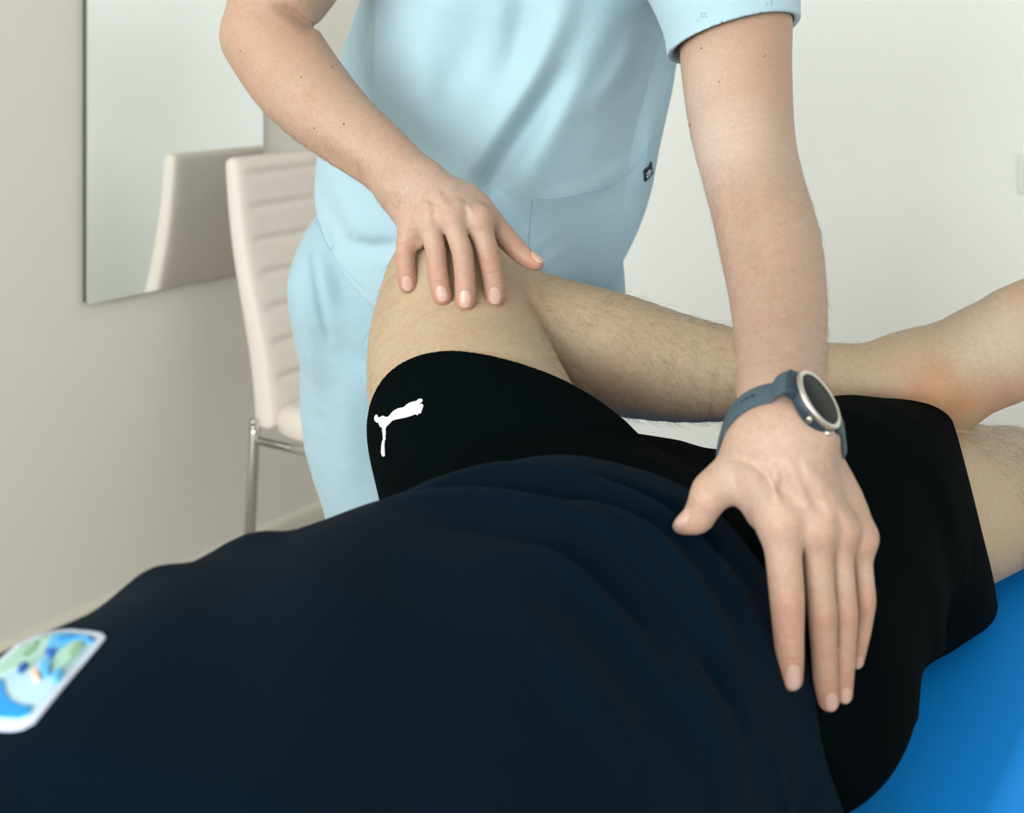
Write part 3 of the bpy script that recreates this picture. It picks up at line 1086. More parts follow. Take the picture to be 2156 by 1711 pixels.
def ther_skin(E_):
    d = E_.chain([(p, r - .03) for p, r in T_OUT], n=NT, f=1.55)
    # neck and head, above the picture
    d = smin(d, E_.chain([(P(1125, -260, 1.44), .065), (P(1120, -400, 1.38), .055)]), .03)
    hc = P(1115, -560, 1.33)
    d = smin(d, E_.ell(hc, (.078, .098, .115)), .03)
    d = smin(d, E_.ell(hc + np.array([0, -.035, -.065]), (.055, .055, .05)), .03)
    d = smin(d, E_.chain([(hc + np.array([0, -.092, .012]), .009), (hc + np.array([0, -.112, -.022]), .013)]), .012)
    for s in (-1, 1):
        d = smin(d, E_.ell(hc + np.array([s * .08, .01, -.01]), (.01, .02, .03)), .008)
        d = smax(d, -E_.ell(hc + np.array([s * .032, -.096, .012]), (.014, .010, .008)), .012)
    d = E_.ridge(d, [hc + np.array([-.024, -.082, -.055]), hc + np.array([0, -.09, -.053]), hc + np.array([.024, -.082, -.055])], -.005, .004)
    # legs inside the trousers
    d = smin(d, E_.chain([(P(980, 560, 1.55), .150), (P(985, 620, 1.55), .140)], n=NT, f=1.4), .04)
    d = smin(d, E_.chain([(P(880, 640, 1.56), .085), (P(830, 1250, 1.58), .055), (P(835, 1900, 1.60), .04)]), .03)
    d = smin(d, E_.chain([(P(1110, 640, 1.54), .085), (P(1120, 1250, 1.61), .055), (P(1120, 1950, 1.61), .04)]), .03)
    d = smin(d, arm_right(E_), .02)
    d = smin(d, arm_left(E_), .02)
    return d


def px(u, v, d, r):
    """point seen at (u, v), distance d, radius r in picture pixels"""
    return (P(u, v, d), r * d / F)


def finger(E_, q):
    return E_.chain(q, sub=3)


def arm_right(E_):
    up = E_.chain([(P(800, -250, 1.47), .060), (P(720, -190, 1.42), .056), (P(640, -80, 1.35), .0535), (P(585, -10, 1.315), .0525)])
    fo = E_.chain([px(562, 72, 1.30, 98), px(610, 148, 1.28, 97), px(661, 208, 1.255, 91), px(718, 264, 1.225, 81), px(775, 310, 1.20, 74), px(826, 350, 1.18, 66), px(856, 378, 1.165, 58)])
    d = smin(up, fo, .012)
    # hand
    h = None
    bases = [px(838, 412, 1.160, 30), px(862, 400, 1.150, 32), px(886, 388, 1.148, 32), px(908, 378, 1.152, 28)]
    for b, k in zip(bases, RK):
        h = add(h, E_.chain([b, k[0]]), .014)
    h = smin(h, E_.chain([px(915, 395, 1.17, 34), px(985, 420, 1.155, 34), px(1030, 466, 1.145, 27)]), .016)
    h = smin(h, E_.chain([px(850, 420, 1.175, 32), px(865, 480, 1.15, 24)]), .014)
    h = smin(d, h, .022)
    f = None
    for k in RK:
        f = add(f, finger(E_, k), .002)
    for w_ in ((882, 478, 884, 514, 15, 9), (925, 474, 936, 500, 15, 10), (978, 470, 988, 498, 15, 10)):
        h = smin(h, E_.chain([px(w_[0], w_[1], 1.138, w_[4]), px(w_[2], w_[3], 1.128, w_[5])]), .010)
    d = smin(h, f, .009)
    d = smin(d, E_.chain([px(1000, 440, 1.155, 30), px(1042, 476, 1.15, 25), px(1072, 508, 1.145, 23), px(1100, 536, 1.14, 21), px(1122, 550, 1.135, 18), px(1130, 554, 1.133, 15)]), .006)
    for k in RK:                                          # knuckles and finger joints
        d = smin(d, E_.ell(k[0][0] + np.array([0, -.003, .002]), (k[0][1] * .88,) * 3), .010)
        d = E_.ridge(d, [k[2][0] + np.array([-.004, -k[2][1], 0]), k[2][0] + np.array([.004, -k[2][1], 0])], .0010, .006)
    for a, b in (((868, 420), (866, 462)), ((893, 412), (903, 452)), ((915, 405), (945, 440)), ((935, 395), (1002, 445))):
        d = E_.ridge(d, [P(a[0], a[1], 1.12), P(b[0], b[1], 1.10)], .0016, .005, flat=(0, 1, -.15))
    for a, b, c in (((882, 420), (905, 433), (925, 436)), ((925, 436), (940, 446), (950, 440)), ((985, 425), (990, 440), (1000, 455))):
        d = E_.ridge(d, [P(a[0], a[1], 1.12), P(b[0], b[1], 1.12), P(c[0], c[1], 1.12)], .0009, .0022, flat=(0, 1, -.15))
    d = creases(E_, d, RK, (0, -1, .25))
    # wrist bone and the crease below it, tendon on the forearm, fold at the elbow
    d = E_.ridge(d, [P(806, 398, 1.13), P(820, 392, 1.13)], .003, .012, flat=(0, 1, 0))
    d = E_.ridge(d, [P(640, 290, 1.2), P(700, 330, 1.18), P(775, 385, 1.15)], -.0045, .010, flat=(0, 1, 0))
    d = E_.ridge(d, [P(575, 12, 1.25), P(610, 28, 1.25), P(655, 70, 1.25)], -.0065, .0055, flat=(0, 1, 0))
    return d


def arm_left(E_):
    d = E_.chain([(P(1440, -230, 1.38), .066), (P(1525, -100, 1.32), .060), px(1547, 20, 1.26, 118), px(1549, 130, 1.21, 116), px(1562, 270, 1.15, 109), px(1588, 390, 1.09, 103),
                  px(1620, 510, 1.02, 107), px(1638, 630, .955, 101), px(1643, 730, .895, 95), px(1644, 800, .85, 92), px(1644, 862, .815, 91), px(1648, 915, .795, 92)])
    h = None
    bases = [px(1588, 945, .79, 48), px(1632, 935, .782, 50), px(1680, 935, .785, 50), px(1708, 945, .80, 42)]
    for b, k in zip(bases, LK):
        h = add(h, E_.chain([b, k[0]]), .012)
    # thumb muscle and webbing
    h = smin(h, E_.chain([px(1592, 955, .80, 46), px(1545, 1000, .795, 44), px(1500, 1032, .79, 36)]), .014)
    h = smin(h, E_.chain([px(1590, 985, .795, 50), px(1615, 1075, .785, 44)]), .016)
    h = smin(h, E_.chain([px(1725, 960, .815, 42), px(1778, 1050, .80, 38), px(1806, 1120, .79, 30)]), .014)
    d = smin(d, h, .022)
    f = None
    for k in LK:
        f = add(f, finger(E_, k), .0014)
    d = smin(d, f, .009)
    d = smin(d, E_.chain([px(1520, 1015, .79, 36), px(1494, 1042, .785, 38), px(1480, 1070, .785, 35), px(1468, 1090, .785, 32), px(1444, 1103, .785, 22), px(1431, 1108, .785, 15)]), .007)
    for k in LK:
        d = smin(d, E_.ell(k[0][0] + np.array([0, -.002, .003]), (k[0][1] * .92,) * 3), .009)
        d = E_.ridge(d, [k[2][0] + np.array([-.004, -k[2][1], 0]), k[2][0] + np.array([.004, -k[2][1], 0])], .0012, .007)
        m_ = (k[0][0] + k[1][0]) / 2
    V1 = (0.1, 1, -.35)
    for a, b in (((1610, 975), (1640, 1075)), ((1655, 960), (1718, 1095)), ((1695, 965), (1766, 1100)), ((1722, 985), (1805, 1115))):
        d = E_.ridge(d, [P(a[0], a[1], .76), P(b[0], b[1], .75)], .0032, .0046, flat=V1)
    for pts in (((1625, 965), (1635, 1000), (1628, 1030), (1645, 1060)), ((1540, 965), (1580, 975), (1610, 1000), (1630, 1040)), ((1690, 960), (1700, 1010), (1740, 1060))):
        d = E_.ridge(d, [P(a[0], a[1], .765) for a in pts], .0012, .0025, flat=V1)
    d = E_.ridge(d, [P(1748, 905, .8), P(1752, 925, .8)], .003, .010, flat=V1)
    d = creases(E_, d, LK, (.05, -1, .45))
    # bend of the elbow
    d = E_.ridge(d, [P(1545, 300, 1.1), P(1530, 380, 1.1), P(1512, 500, 1.1)], -.006, .008, flat=(0, 1, 0))
    d = E_.ridge(d, [P(1660, 210, 1.1), P(1655, 300, 1.1), P(1620, 380, 1.1)], -.0015, .012, flat=(0, 1, 0))
    return d


def lie(f, joints, db, sink=.45):
    """joints: (u, v, r_px) from knuckle to fingertip; db = distance of the knuckle.
    The tip rests on surface f; the finger arches so that no joint sinks into f."""
    n = len(joints)
    tr = [trace(f, u, v) for u, v, r in joints]
    u, v, r = joints[-1]
    tip = tr[-1] - r * tr[-1] / F * sink
    L = np.cumsum([0] + [math.hypot(joints[i + 1][0] - joints[i][0], joints[i + 1][1] - joints[i][1]) for i in range(n - 1)])
    t = L / L[-1]
    A = 0.004
    while True:
        d = db + (tip - db) * t - A * np.sin(math.pi * t ** .8)
        bad = any(tr[i] is not None and d[i] > tr[i] - joints[i][2] * .72 * d[i] / F for i in range(1, n - 1))
        if not bad or A > .03:
            break
        A += .001
    return [(P(u, v, d[i]), r * d[i] / F) for i, (u, v, r) in enumerate(joints)]


def cover(E_):
    return smin(tshirt(E_), shorts(E_), 0)


RK = [
    lie(leg_left, [(866, 474, 21.5), (858, 498, 21), (854, 520, 20.5), (855, 560, 20), (857, 582, 20.5), (859, 598, 19.5)], 1.135),
    lie(leg_left, [(902, 466, 22.5), (910, 500, 22), (917, 526, 22), (921, 566, 21.5), (926, 598, 21.5), (932, 623, 20.5)], 1.125),
    lie(leg_left, [(951, 456, 23.5), (962, 496, 22.5), (973, 530, 22.5), (978, 574, 22), (980, 608, 22.5), (980, 634, 22)], 1.120),
    lie(leg_left, [(1008, 464, 25), (1018, 500, 24), (1028, 534, 23.5), (1036, 574, 22.5), (1041, 603, 23), (1042, 625, 22)], 1.125),
]
LK = [
    lie(cover, [(1642, 1098, 42), (1650, 1172, 38.5), (1657, 1258, 36.5), (1660, 1330, 32.5), (1663, 1385, 29.5), (1664, 1425, 26.5)], .765),
    lie(cover, [(1720, 1112, 33), (1724, 1190, 30.5), (1731, 1290, 30), (1735, 1370, 27.5), (1738, 1430, 26), (1744, 1472, 23)], .765),
    lie(cover, [(1770, 1118, 28), (1773, 1190, 25), (1781, 1290, 24), (1779, 1360, 22.5), (1777, 1415, 21.5), (1776, 1460, 19)], .772),
    lie(cover, [(1810, 1134, 24.5), (1815, 1190, 22.5), (1821, 1262, 21.5), (1817, 1315, 19), (1808, 1360, 18), (1803, 1390, 16)], .784),
]
for nm, K in (('RK', RK), ('LK', LK)):
    for k in K:
        print(nm, [round(float(p[1]), 3) for p, r in k])


SLV = P(1547, 84, 1.245)
SLV_N = np.array([.307, -.30, -1.0])


def scrub_top(E_):
    d = E_.chain([(p, r - .005) for p, r in T_OUT[:-1]] + [(P(1125, -215, 1.45), .160)], n=NT, f=1.32, sub=2, k=.03)
    V1 = (0, 1, 0)
    x, z = E_.p[..., 0], E_.p[..., 2]
    front = np.clip((1.50 - E_.p[..., 1]) / .04, 0, 1)
    u = x + .035
    hemz = .925 + .717 * u * u + 62.6 * u ** 4
    d = smax(d, (hemz - z) * .8, .004)
    for pts, a, w in TOP_FOLDS:
        d = d - front * a * E_.bump([P(p[0], p[1], 1.40) for p in pts], w, V1)
    # the front panel laps over the side panel at the left
    q = E_.near([P(788, -60, 1.42), P(792, 100, 1.42), P(798, 240, 1.42)], V1)
    side = np.clip((P(791, 100, 1.42)[0] - x) / .003, 0, 1) * np.clip((P(791, 100, 1.42)[0] + .10 - x) / .03, 0, 1)
    d = d + .017 * side * front * np.clip((z - P(0, 330, 1.42)[2]) / .06, 0, 1)
    arm = E_.chain([(P(1420, -230, 1.40), .095), (P(1490, -120, 1.35), .088), (P(1526, -20, 1.285), .0760), (P(1542, 66, 1.245), .0680), (P(1550, 160, 1.2), .066)])
    cut = half(E_, SLV, SLV_N)
    arm_i = E_.chain([(P(1544, 22, 1.263), .0570), (P(1544, 60, 1.245), .0605), (P(1550, 160, 1.2), .0605)])
    arm = smax(arm, cut, .003)
    arm = smax(arm, -arm_i, .002)
    arr = E_.chain([(P(840, -260, 1.48), .085), (P(735, -200, 1.42), .074)])
    d = smin(d, smin(arm, arr, .01), .03)
    return d


TOP_FOLDS = [
    (((1200, -40), (1160, 80), (1090, 210), (1010, 330), (985, 380)), .016, .018),
    (((1105, -40), (1095, 60), (1075, 160)), -.012, .018),
    (((1280, 40), (1200, 190), (1130, 330), (1090, 430)), .011, .022),
    (((1190, 140), (1120, 250), (1060, 340), (1020, 410)), -.018, .016),
    (((1010, 370), (1050, 410), (1100, 480), (1160, 560)), -.020, .026),
    (((1400, -60), (1380, 120), (1330, 280), (1260, 460)), -.016, .050),
    (((940, -30), (900, 90), (905, 220), (960, 320)), .008, .022),
    (((850, -20), (850, 120), (880, 250)), .006, .025),
    (((1010, -30), (1000, 80), (950, 200), (960, 300)), -.007, .020),
    (((1340, 60), (1310, 140), (1240, 230)), .006, .014),
    (((700, 380), (740, 470), (800, 520)), .006, .02),
    (((740, 512), (790, 520), (850, 512)), -.010, .010),
    (((660, 400), (700, 470), (760, 560)), -.004, .012),
    (((1330, 350), (1250, 400), (1120, 420)), .003, .012),
    (((1390, 230), (1385, 330), (1375, 430)), .004, .010),
]


def trousers(E_):
    d = E_.chain([(P(1012, 440, 1.56), .180), (P(990, 580, 1.565), .190), (P(985, 640, 1.56), .183)], n=NT, f=1.45)
    r = E_.chain([(P(828, 600, 1.555), .112), (P(812, 760, 1.565), .107), (P(808, 900, 1.575), .102), (P(852, 1080, 1.585), .098), (P(880, 1400, 1.59), .095), (P(885, 1900, 1.60), .085), (P(885, 2040, 1.60), .085)])
    l = E_.chain([(P(1130, 640, 1.555), .100), (P(1128, 900, 1.60), .095), (P(1125, 1400, 1.61), .09), (P(1120, 2000, 1.61), .085), (P(1120, 2090, 1.61), .085)])
    pk = E_.chain([(P(700, 530, 1.50), .030), (P(672, 606, 1.48), .034), (P(690, 690, 1.50), .030)])
    d = smin(d, smin(r, l, .03), .05)
    d = smin(d, pk, .05)
    V1 = (0, 1, 0)
    for pts, a, w in LEG_FOLDS:
        d = E_.ridge(d, [P(p[0], p[1], 1.46) for p in pts], a, w, flat=V1)
    d = smax(d, -(E_.p[..., 2] - .03), .004)
    return d


LEG_FOLDS = [
    (((655, 500), (680, 620), (700, 720)), -.004, .006),
    (((690, 540), (720, 580), (740, 640)), -.006, .014),
    (((640, 620), (650, 760), (655, 900)), .004, .014),
    (((700, 700), (745, 745), (790, 760)), -.004, .014),
    (((740, 780), (730, 900), (740, 1020)), .004, .018),
    (((690, 800), (690, 900), (700, 1040)), -.003, .014),
]

# ------------------------------------------------------------------ build the lying person
base_p = to_room(RM(-.44, .6, TZ))


def root_at(name, p):
    o = empty(name, tuple(p))
    return o


def reparent(o, root):
    o.parent = root
    o.matrix_parent_inverse = Matrix.Translation(root.location).inverted()
    return o


patient = root_at('person', (base_p[0], base_p[1], TZ))
tag(patient, 'person lying on the blue table in navy t-shirt and black shorts, legs crossed', 'person')
tintB = [
    (P(1965, 820, 1.165), .024, 2, .75), (P(1990, 840, 1.17), .024, 2, .8), (P(2025, 850, 1.165), .014, 2, .7), (P(1920, 840, 1.165), .018, 0, .5), (P(1870, 855, 1.17), .016, 0, .5),
    (P(2120, 840, 1.16), .03, 0, .6), (P(2100, 700, 1.15), .045, 1, .6), (P(2150, 625, 1.17), .02, 0, .35),
    (P(1120, 610, 1.15), .03, 2, .30), (P(1300, 800, 1.17), .04, 0, .15), (P(2150, 1130, 1.27), .05, 0, .25),
]
pb, pV, pF, pN = make('body', patient_skin, (-.75, -.1, .70), (1.05, 2.0, 1.12), .0035, M['skinB'], None, tintB)
reparent(pb, patient)
sh_, _, _, _ = make('shorts', shorts, (-.2, .6, .69), (.70, 1.45, 1.03), .0023, M['black'])
reparent(sh_, patient)
sh_['label'] = 'black sports shorts with a white emblem on the left leg'
ts_, _, _, _ = make('tshirt', tshirt, (-.6, .1, .69), (.35, 1.1, 1.05), .0035, M['navy'])
reparent(ts_, patient)
ts_['label'] = 'navy blue t-shirt with a colourful chest badge'

# ------------------------------------------------------------------ build the therapist
base_t = to_room(P(1000, 600, 1.56))
ther = root_at('person', (base_t[0], base_t[1], 0))
tag(ther, 'person standing in light blue scrubs with bare forearms, both hands on the lying person', 'person')
tintA = []
for K, w in ((RK, .8), (LK, .75)):
    for k in K:
        tintA.append((k[0][0] + np.array([0, -k[0][1], .002]), .013, 0, .32 * w))
        tintA.append((k[2][0] + np.array([0, -k[2][1], 0]), .011, 0, .42 * w))
        tintA.append((k[3][0], .030, 0, (.42 if K is RK else .26) * w))
        tintA.append((k[5][0], .015, 0, .85 * w))
        tintA.append((k[4][0] + np.array([0, -k[4][1], 0]), .008, 0, .5 * w))
        tintA.append(((k[0][0] + k[2][0]) / 2, .010, 1, .5))
tintA += [(P(1700, 1060, .77), .06, 0, .16), (P(930, 430, 1.13), .05, 1, .35), (P(1640, 990, .78), .05, 1, .45), (P(1120, 553, 1.12), .02, 0, .6), (P(1080, 520, 1.13), .02, 0, .35), (P(1475, 1090, .76), .018, 0, .55), (P(1440, 1105, .76), .014, 0, .6),
          (P(1500, 300, 1.1), .06, 1, .8), (P(1480, 180, 1.15), .05, 1, .6), (P(1620, 130, 1.15), .05, 2, .30), (P(652, 203, 1.21), .006, 0, .45),
          (P(1640, 1090, .73), .03, 0, .35), (P(600, 80, 1.25), .06, 2, .22), (P(1650, 250, 1.1), .05, 2, .18), (P(905, 440, 1.12), .03, 0, .08)]
Z1 = [(P(945, 500, 1.14), .125), (P(1690, 1160, .78), .145)]
Z2 = [(k[i][0], .019) for K in (RK, LK) for k in K for i in (0, 2, 4, 5)] + [(P(1110, 545, 1.135), .020), (P(1460, 1095, .785), .020), (P(1660, 1020, .77), .035), (P(930, 430, 1.13), .03)]
tb_, tV, tF, tN = make('body', ther_skin, (-.5, .65, .0), (.50, 1.80, 1.80), .0024, M['skinA'], None, tintA, zones=[[(tuple(map(float, c)), r) for c, r in Z] for Z in (Z1, Z2)])
reparent(tb_, ther)
o_, _, _, _ = make('scrub_top', scrub_top, (-.5, 1.1, .85), (.48, 1.85, 1.60), .003, M['scrub'])
reparent(o_, ther)
o_['label'] = 'light blue short-sleeved scrub top with side slits'
o_, _, _, _ = make('scrub_trousers', trousers, (-.45, 1.3, .0), (.25, 1.85, 1.15), .004, M['scrub2'])
reparent(o_, ther)
for u, d in ((885, 1.60), (1120, 1.61)):
    q = P(u, 100, d); q[2] = 0
    def shoe(E_, q=q):
        d = E_.chain([(q + [0, .06, .045], .042), (q + [.01, -.06, .05], .046), (q + [.02, -.14, .036], .038)])
        return smax(d, -(E_.p[..., 2] - .001), .006)
    s_, _, _, _ = make('shoe', shoe, (q[0] - .15, q[1] - .3, -.02), (q[0] + .15, q[1] + .2, .15), .006, M['shoe'])
    reparent(s_, ther)



# ================================================================== small things laid on the surfaces
def trace_many(f, uv, d0, d1, step=0.002):
    uv = np.asarray(uv, float)
    r = np.stack([(uv[:, 0] - CX) / F, np.ones(len(uv)), -(uv[:, 1] - HY) / F], -1)
    ds = np.arange(d0, d1, step)
    pts = r[:, None, :] * ds[None, :, None] + np.array([0, 0, CAMH])
    val = f(Ev(pts, pts.mean(1), 5.0))
    neg = val < 0
    i = np.argmax(neg, 1)
    i = np.clip(i, 1, None)
    n = np.arange(len(uv))
    a, b = val[n, i - 1], val[n, i]
    d = ds[i - 1] + step * np.clip(a / (a - b + 1e-9), 0, 1)
    d[~neg.any(1)] = np.nan
    if np.isnan(d).any():
        d[np.isnan(d)] = np.nanmedian(d)
    p = r * d[:, None] + np.array([0, 0, CAMH])
    e = .0025
    q = np.stack([p, p + [e, 0, 0], p + [0, e, 0], p + [0, 0, e]], 1)
    v = f(Ev(q, p, 5.0))
    g = v[:, 1:] - v[:, :1]
    return p, g / (np.linalg.norm(g, axis=1, keepdims=True) + 1e-9)


def decal(name, f, polys, mats, parent, d0, d1, lift=.0006, step=4.0, thick=.0008):
    """thin printed or sewn patches that follow surface f; polys in picture points"""
    V, Fc, FM = [], [], []
    for k, (poly, mi) in enumerate(polys):
        poly = [Vector(p) for p in poly]
        # densify outline and add inner grid points
        ring = []
        for a, b in zip(poly, poly[1:] + poly[:1]):
            n = max(1, int((b - a).length / step))
            ring += [a + (b - a) * (i / n) for i in range(n)]
        xs = [p.x for p in ring]; ys = [p.y for p in ring]
        pts = list(ring)
        def inside(x, y):
            c = False
            for a, b in zip(poly, poly[1:] + poly[:1]):
                if (a.y > y) != (b.y > y) and x < (b.x - a.x) * (y - a.y) / (b.y - a.y) + a.x:
                    c = not c
            return c
        x = min(xs) + step / 2
        while x < max(xs):
            y = min(ys) + step / 2
            while y < max(ys):
                if inside(x, y) and min((Vector((x, y)) - q).length for q in ring) > step * .45:
                    pts.append(Vector((x, y)))
                y += step
            x += step
        n = len(ring)
        res = delaunay_2d_cdt(pts, [(i, (i + 1) % n) for i in range(n)], [list(range(n))], 1, 1e-4)
        v2, fc = res[0], res[2]
        p, g = trace_many(f, [(q.x, q.y) for q in v2], d0, d1)
        base = len(V)
        top = p + g * (lift + k * .00022)
        bot = p - g * (thick - lift)
        m = len(v2)
        V += list(to_room(top)) + list(to_room(bot))
        cnt = {}
        for t in fc:
            t = list(t)
            a, b, c = [np.array(v2[i]) for i in t[:3]]
            if (b[0] - a[0]) * (c[1] - a[1]) - (b[1] - a[1]) * (c[0] - a[0]) > 0:
                t = t[::-1]
            Fc.append([i + base for i in t]); FM.append(mi)
            for i, j in zip(t, t[1:] + t[:1]):
                cnt[(i, j)] = cnt.get((i, j), 0) + 1
        for (i, j) in list(cnt):
            if (j, i) not in cnt:
                Fc.append([j + base, i + base, i + base + m, j + base + m]); FM.append(mi)
    return mesh_obj(name, V, Fc, mats, parent, True, FM)


def surf_tube(name, f, pts, rad, mat, parent, d0, d1, lift=0.0, sub=4, seg=6):
    X = catmull(np.array(pts, float), sub) if len(pts) > 2 else np.array(pts, float)
    p, g = trace_many(f, X, d0, d1)
    V, Fc = tube_arrays(list(to_room(p + g * lift)), rad, seg)
    return mesh_obj(name, V, Fc, mat, parent)


def cr(pts, ox, oy, sc):
    return [(ox + a / sc, oy + b / sc) for a, b in pts]


# emblem on the left leg of the shorts
CAT = cr([(380, 622), (395, 645), (405, 675), (450, 668), (485, 643), (510, 648), (530, 665), (585, 665), (610, 645), (650, 590), (700, 550), (770, 512), (870, 495), (905, 460), (960, 420),
          (1030, 395), (1100, 382), (1125, 355), (1150, 343), (1190, 343), (1200, 370), (1185, 400), (1140, 425), (1055, 462), (1090, 458), (1150, 438), (1200, 436), (1217, 460), (1205, 490),
          (1195, 520), (1178, 570), (1165, 605), (1130, 598), (1110, 635), (1065, 615), (1000, 645), (880, 680), (750, 705), (670, 725), (640, 745), (600, 790), (550, 835), (532, 880), (538, 950),
          (530, 1020), (538, 1060), (520, 1085), (512, 1170), (518, 1290), (522, 1365), (505, 1377), (485, 1370), (463, 1310), (468, 1200), (480, 1110), (500, 1070), (497, 1010), (485, 930),
          (482, 855), (450, 850), (420, 790), (415, 755), (385, 770), (345, 725), (340, 680), (355, 640)], 750, 800, 8.555)
e_ = decal('emblem', shorts, [(CAT, 0)], [M['white']], patient, .85, 1.2, lift=.0010, step=3.0)
e_.name = 'emblem'
reparent(e_, sh_); e_.matrix_parent_inverse = Matrix.Identity(4) if False else e_.matrix_parent_inverse
e_['label'] = 'white leaping cat emblem printed on the shorts'
# hem stitching of the shorts leg
# chest badge of the t-shirt
OUT = [(-70, 1445), (0, 1393), (41, 1358), (82, 1339), (123, 1330), (155, 1329), (188, 1332), (216, 1337), (223, 1345), (213, 1358), (172, 1406), (131, 1453), (98, 1494), (74, 1524), (49, 1537), (25, 1541), (0, 1540), (-50, 1530), (-85, 1490)]
POL = [
    (OUT, 0),
    ([(-60, 1447), (0, 1402), (43, 1364), (84, 1345), (123, 1336), (155, 1335), (186, 1340), (206, 1346), (200, 1360), (165, 1401), (122, 1449), (90, 1488), (66, 1514), (40, 1522), (0, 1519), (-50, 1510), (-72, 1485)], 1),
    ([(-56, 1445), (0, 1404), (43, 1366), (84, 1347), (110, 1343), (106, 1362), (95, 1386), (72, 1402), (40, 1413), (0, 1428), (-40, 1440)], 2),
    ([(45, 1386), (60, 1368), (76, 1358), (86, 1356), (78, 1374), (55, 1392)], 3),
    ([(-62, 1446), (0, 1437), (10, 1441), (13, 1462), (25, 1482), (47, 1492), (72, 1494), (62, 1512), (40, 1520), (0, 1517), (-50, 1508), (-70, 1484)], 4),
    ([(98, 1378), (106, 1360), (112, 1345), (140, 1339), (182, 1345), (201, 1352), (196, 1362), (160, 1360), (137, 1374), (120, 1388)], 5),
    ([(122, 1352), (150, 1345), (172, 1350), (160, 1354), (140, 1361), (126, 1362)], 4),
    ([(118, 1394), (135, 1376), (160, 1360), (180, 1362), (172, 1382), (150, 1402), (130, 1422), (116, 1428), (110, 1408)], 2),
    ([(146, 1388), (158, 1368), (174, 1364), (168, 1380), (150, 1398)], 3),
    ([(98, 1381), (106, 1377), (120, 1378), (115, 1390), (106, 1394)], 6),
    ([(40, 1424), (46, 1412), (62, 1406), (58, 1414), (46, 1426)], 6),
    ([(188, 1354), (196, 1351), (198, 1357), (192, 1362)], 6),
    ([(86, 1414), (100, 1398), (112, 1408), (106, 1430), (94, 1436)], 5),
    ([(70, 1430), (77, 1422), (84, 1428), (86, 1440), (76, 1444)], 7),
    ([(112, 1440), (122, 1426), (136, 1424), (128, 1440), (116, 1447)], 5),
]
bd = decal('chest_badge', tshirt, POL, [M['b_white'], M['b_pale'], M['b_green'], M['b_leaf'], M['b_sky'], M['b_mid'], M['b_deep'], M['b_peach']], patient, .35, .9, lift=.0012, step=5.0)
reparent(bd, ts_)
bd['label'] = 'round blue and pale green badge with a white border'

# scrub top: pocket seam, hem stitches, side seam, woven label
top = [c for c in ther.children if c.name.startswith('scrub_top')][0]
SE = [[(1120, 420), (1143, 420), (1167, 419), (1213, 412), (1266, 399), (1304, 380), (1342, 342), (1366, 300)],
      [(1120, 420), (1117, 455), (1113, 500), (1112, 540)],
      [(664, 455), (685, 508), (705, 540), (722, 562), (745, 586), (768, 607)],
      [(1418, 130), (1404, 190), (1388, 240), (1372, 290), (1362, 350)],
      [(1366, 300), (1358, 350), (1352, 400), (1348, 450), (1330, 480)]]
for pts in SE:
    reparent(surf_tube('seam', scrub_top, pts, .00045, M['seam'], ther, 1.2, 1.7), top)
LAB = cr([(985, 280), (1010, 290), (1045, 600), (1040, 660), (830, 880), (795, 880), (770, 600), (770, 545), (850, 470), (920, 430)], 1300, 320, 14.26)
lb = decal('woven_label', scrub_top, [(LAB, 0)], [M['tagnavy']], ther, 1.25, 1.7, lift=.0012, step=4.0)
reparent(lb, top); lb['label'] = 'small navy woven label with a white knot sign'
KNOT = [(845, 640), (880, 605), (925, 620), (955, 560), (985, 545), (990, 580), (950, 612), (925, 600), (905, 560), (930, 530), (950, 560), (925, 605), (900, 640), (860, 670), (845, 640), (880, 612), (930, 640), (960, 650), (950, 690), (900, 700), (860, 760), (850, 730), (890, 700)]
X = catmull(np.array(cr(KNOT, 1300, 320, 14.26)), 3)
p, g = trace_many(scrub_top, X, 1.25, 1.7)
V, Fc = tube_arrays(list(to_room(p + g * .0016)), .00035, 5)
kn = mesh_obj('knot_sign', V, Fc, M['white'], ther)
reparent(kn, lb)

# moles on the therapist's arms
for u, v, r, m in ((1453, 263, 3.2, 'mole_red'), (1611, 118, 1.6, 'mole'), (1477, 102, 1.8, 'mole'), (1514, 172, 1.4, 'mole'), (506, 107, 1.5, 'mole'), (724, 261, 2.0, 'mole'), (661, 270, 1.5, 'mole'), (700, 142, 1.6, 'mole'), (634, 162, 1.5, 'mole')):
    if m not in M:
        M['mole'] = plain('brown_mole', srgb(110, 72, 52), .6); M['mole_red'] = plain('reddish_mole', srgb(186, 112, 88), .6)
    f = arm_right if u < 900 else arm_left
    C_ = [(u + r * math.cos(a) * .9, v + r * 1.15 * math.sin(a)) for a in np.linspace(0, 2 * math.pi, 9)[:-1]]
    mo = decal('mole', f, [(C_, 0)], [M[m]], ther, .9, 1.45, lift=.0003, step=2.0)
    reparent(mo, tb_)


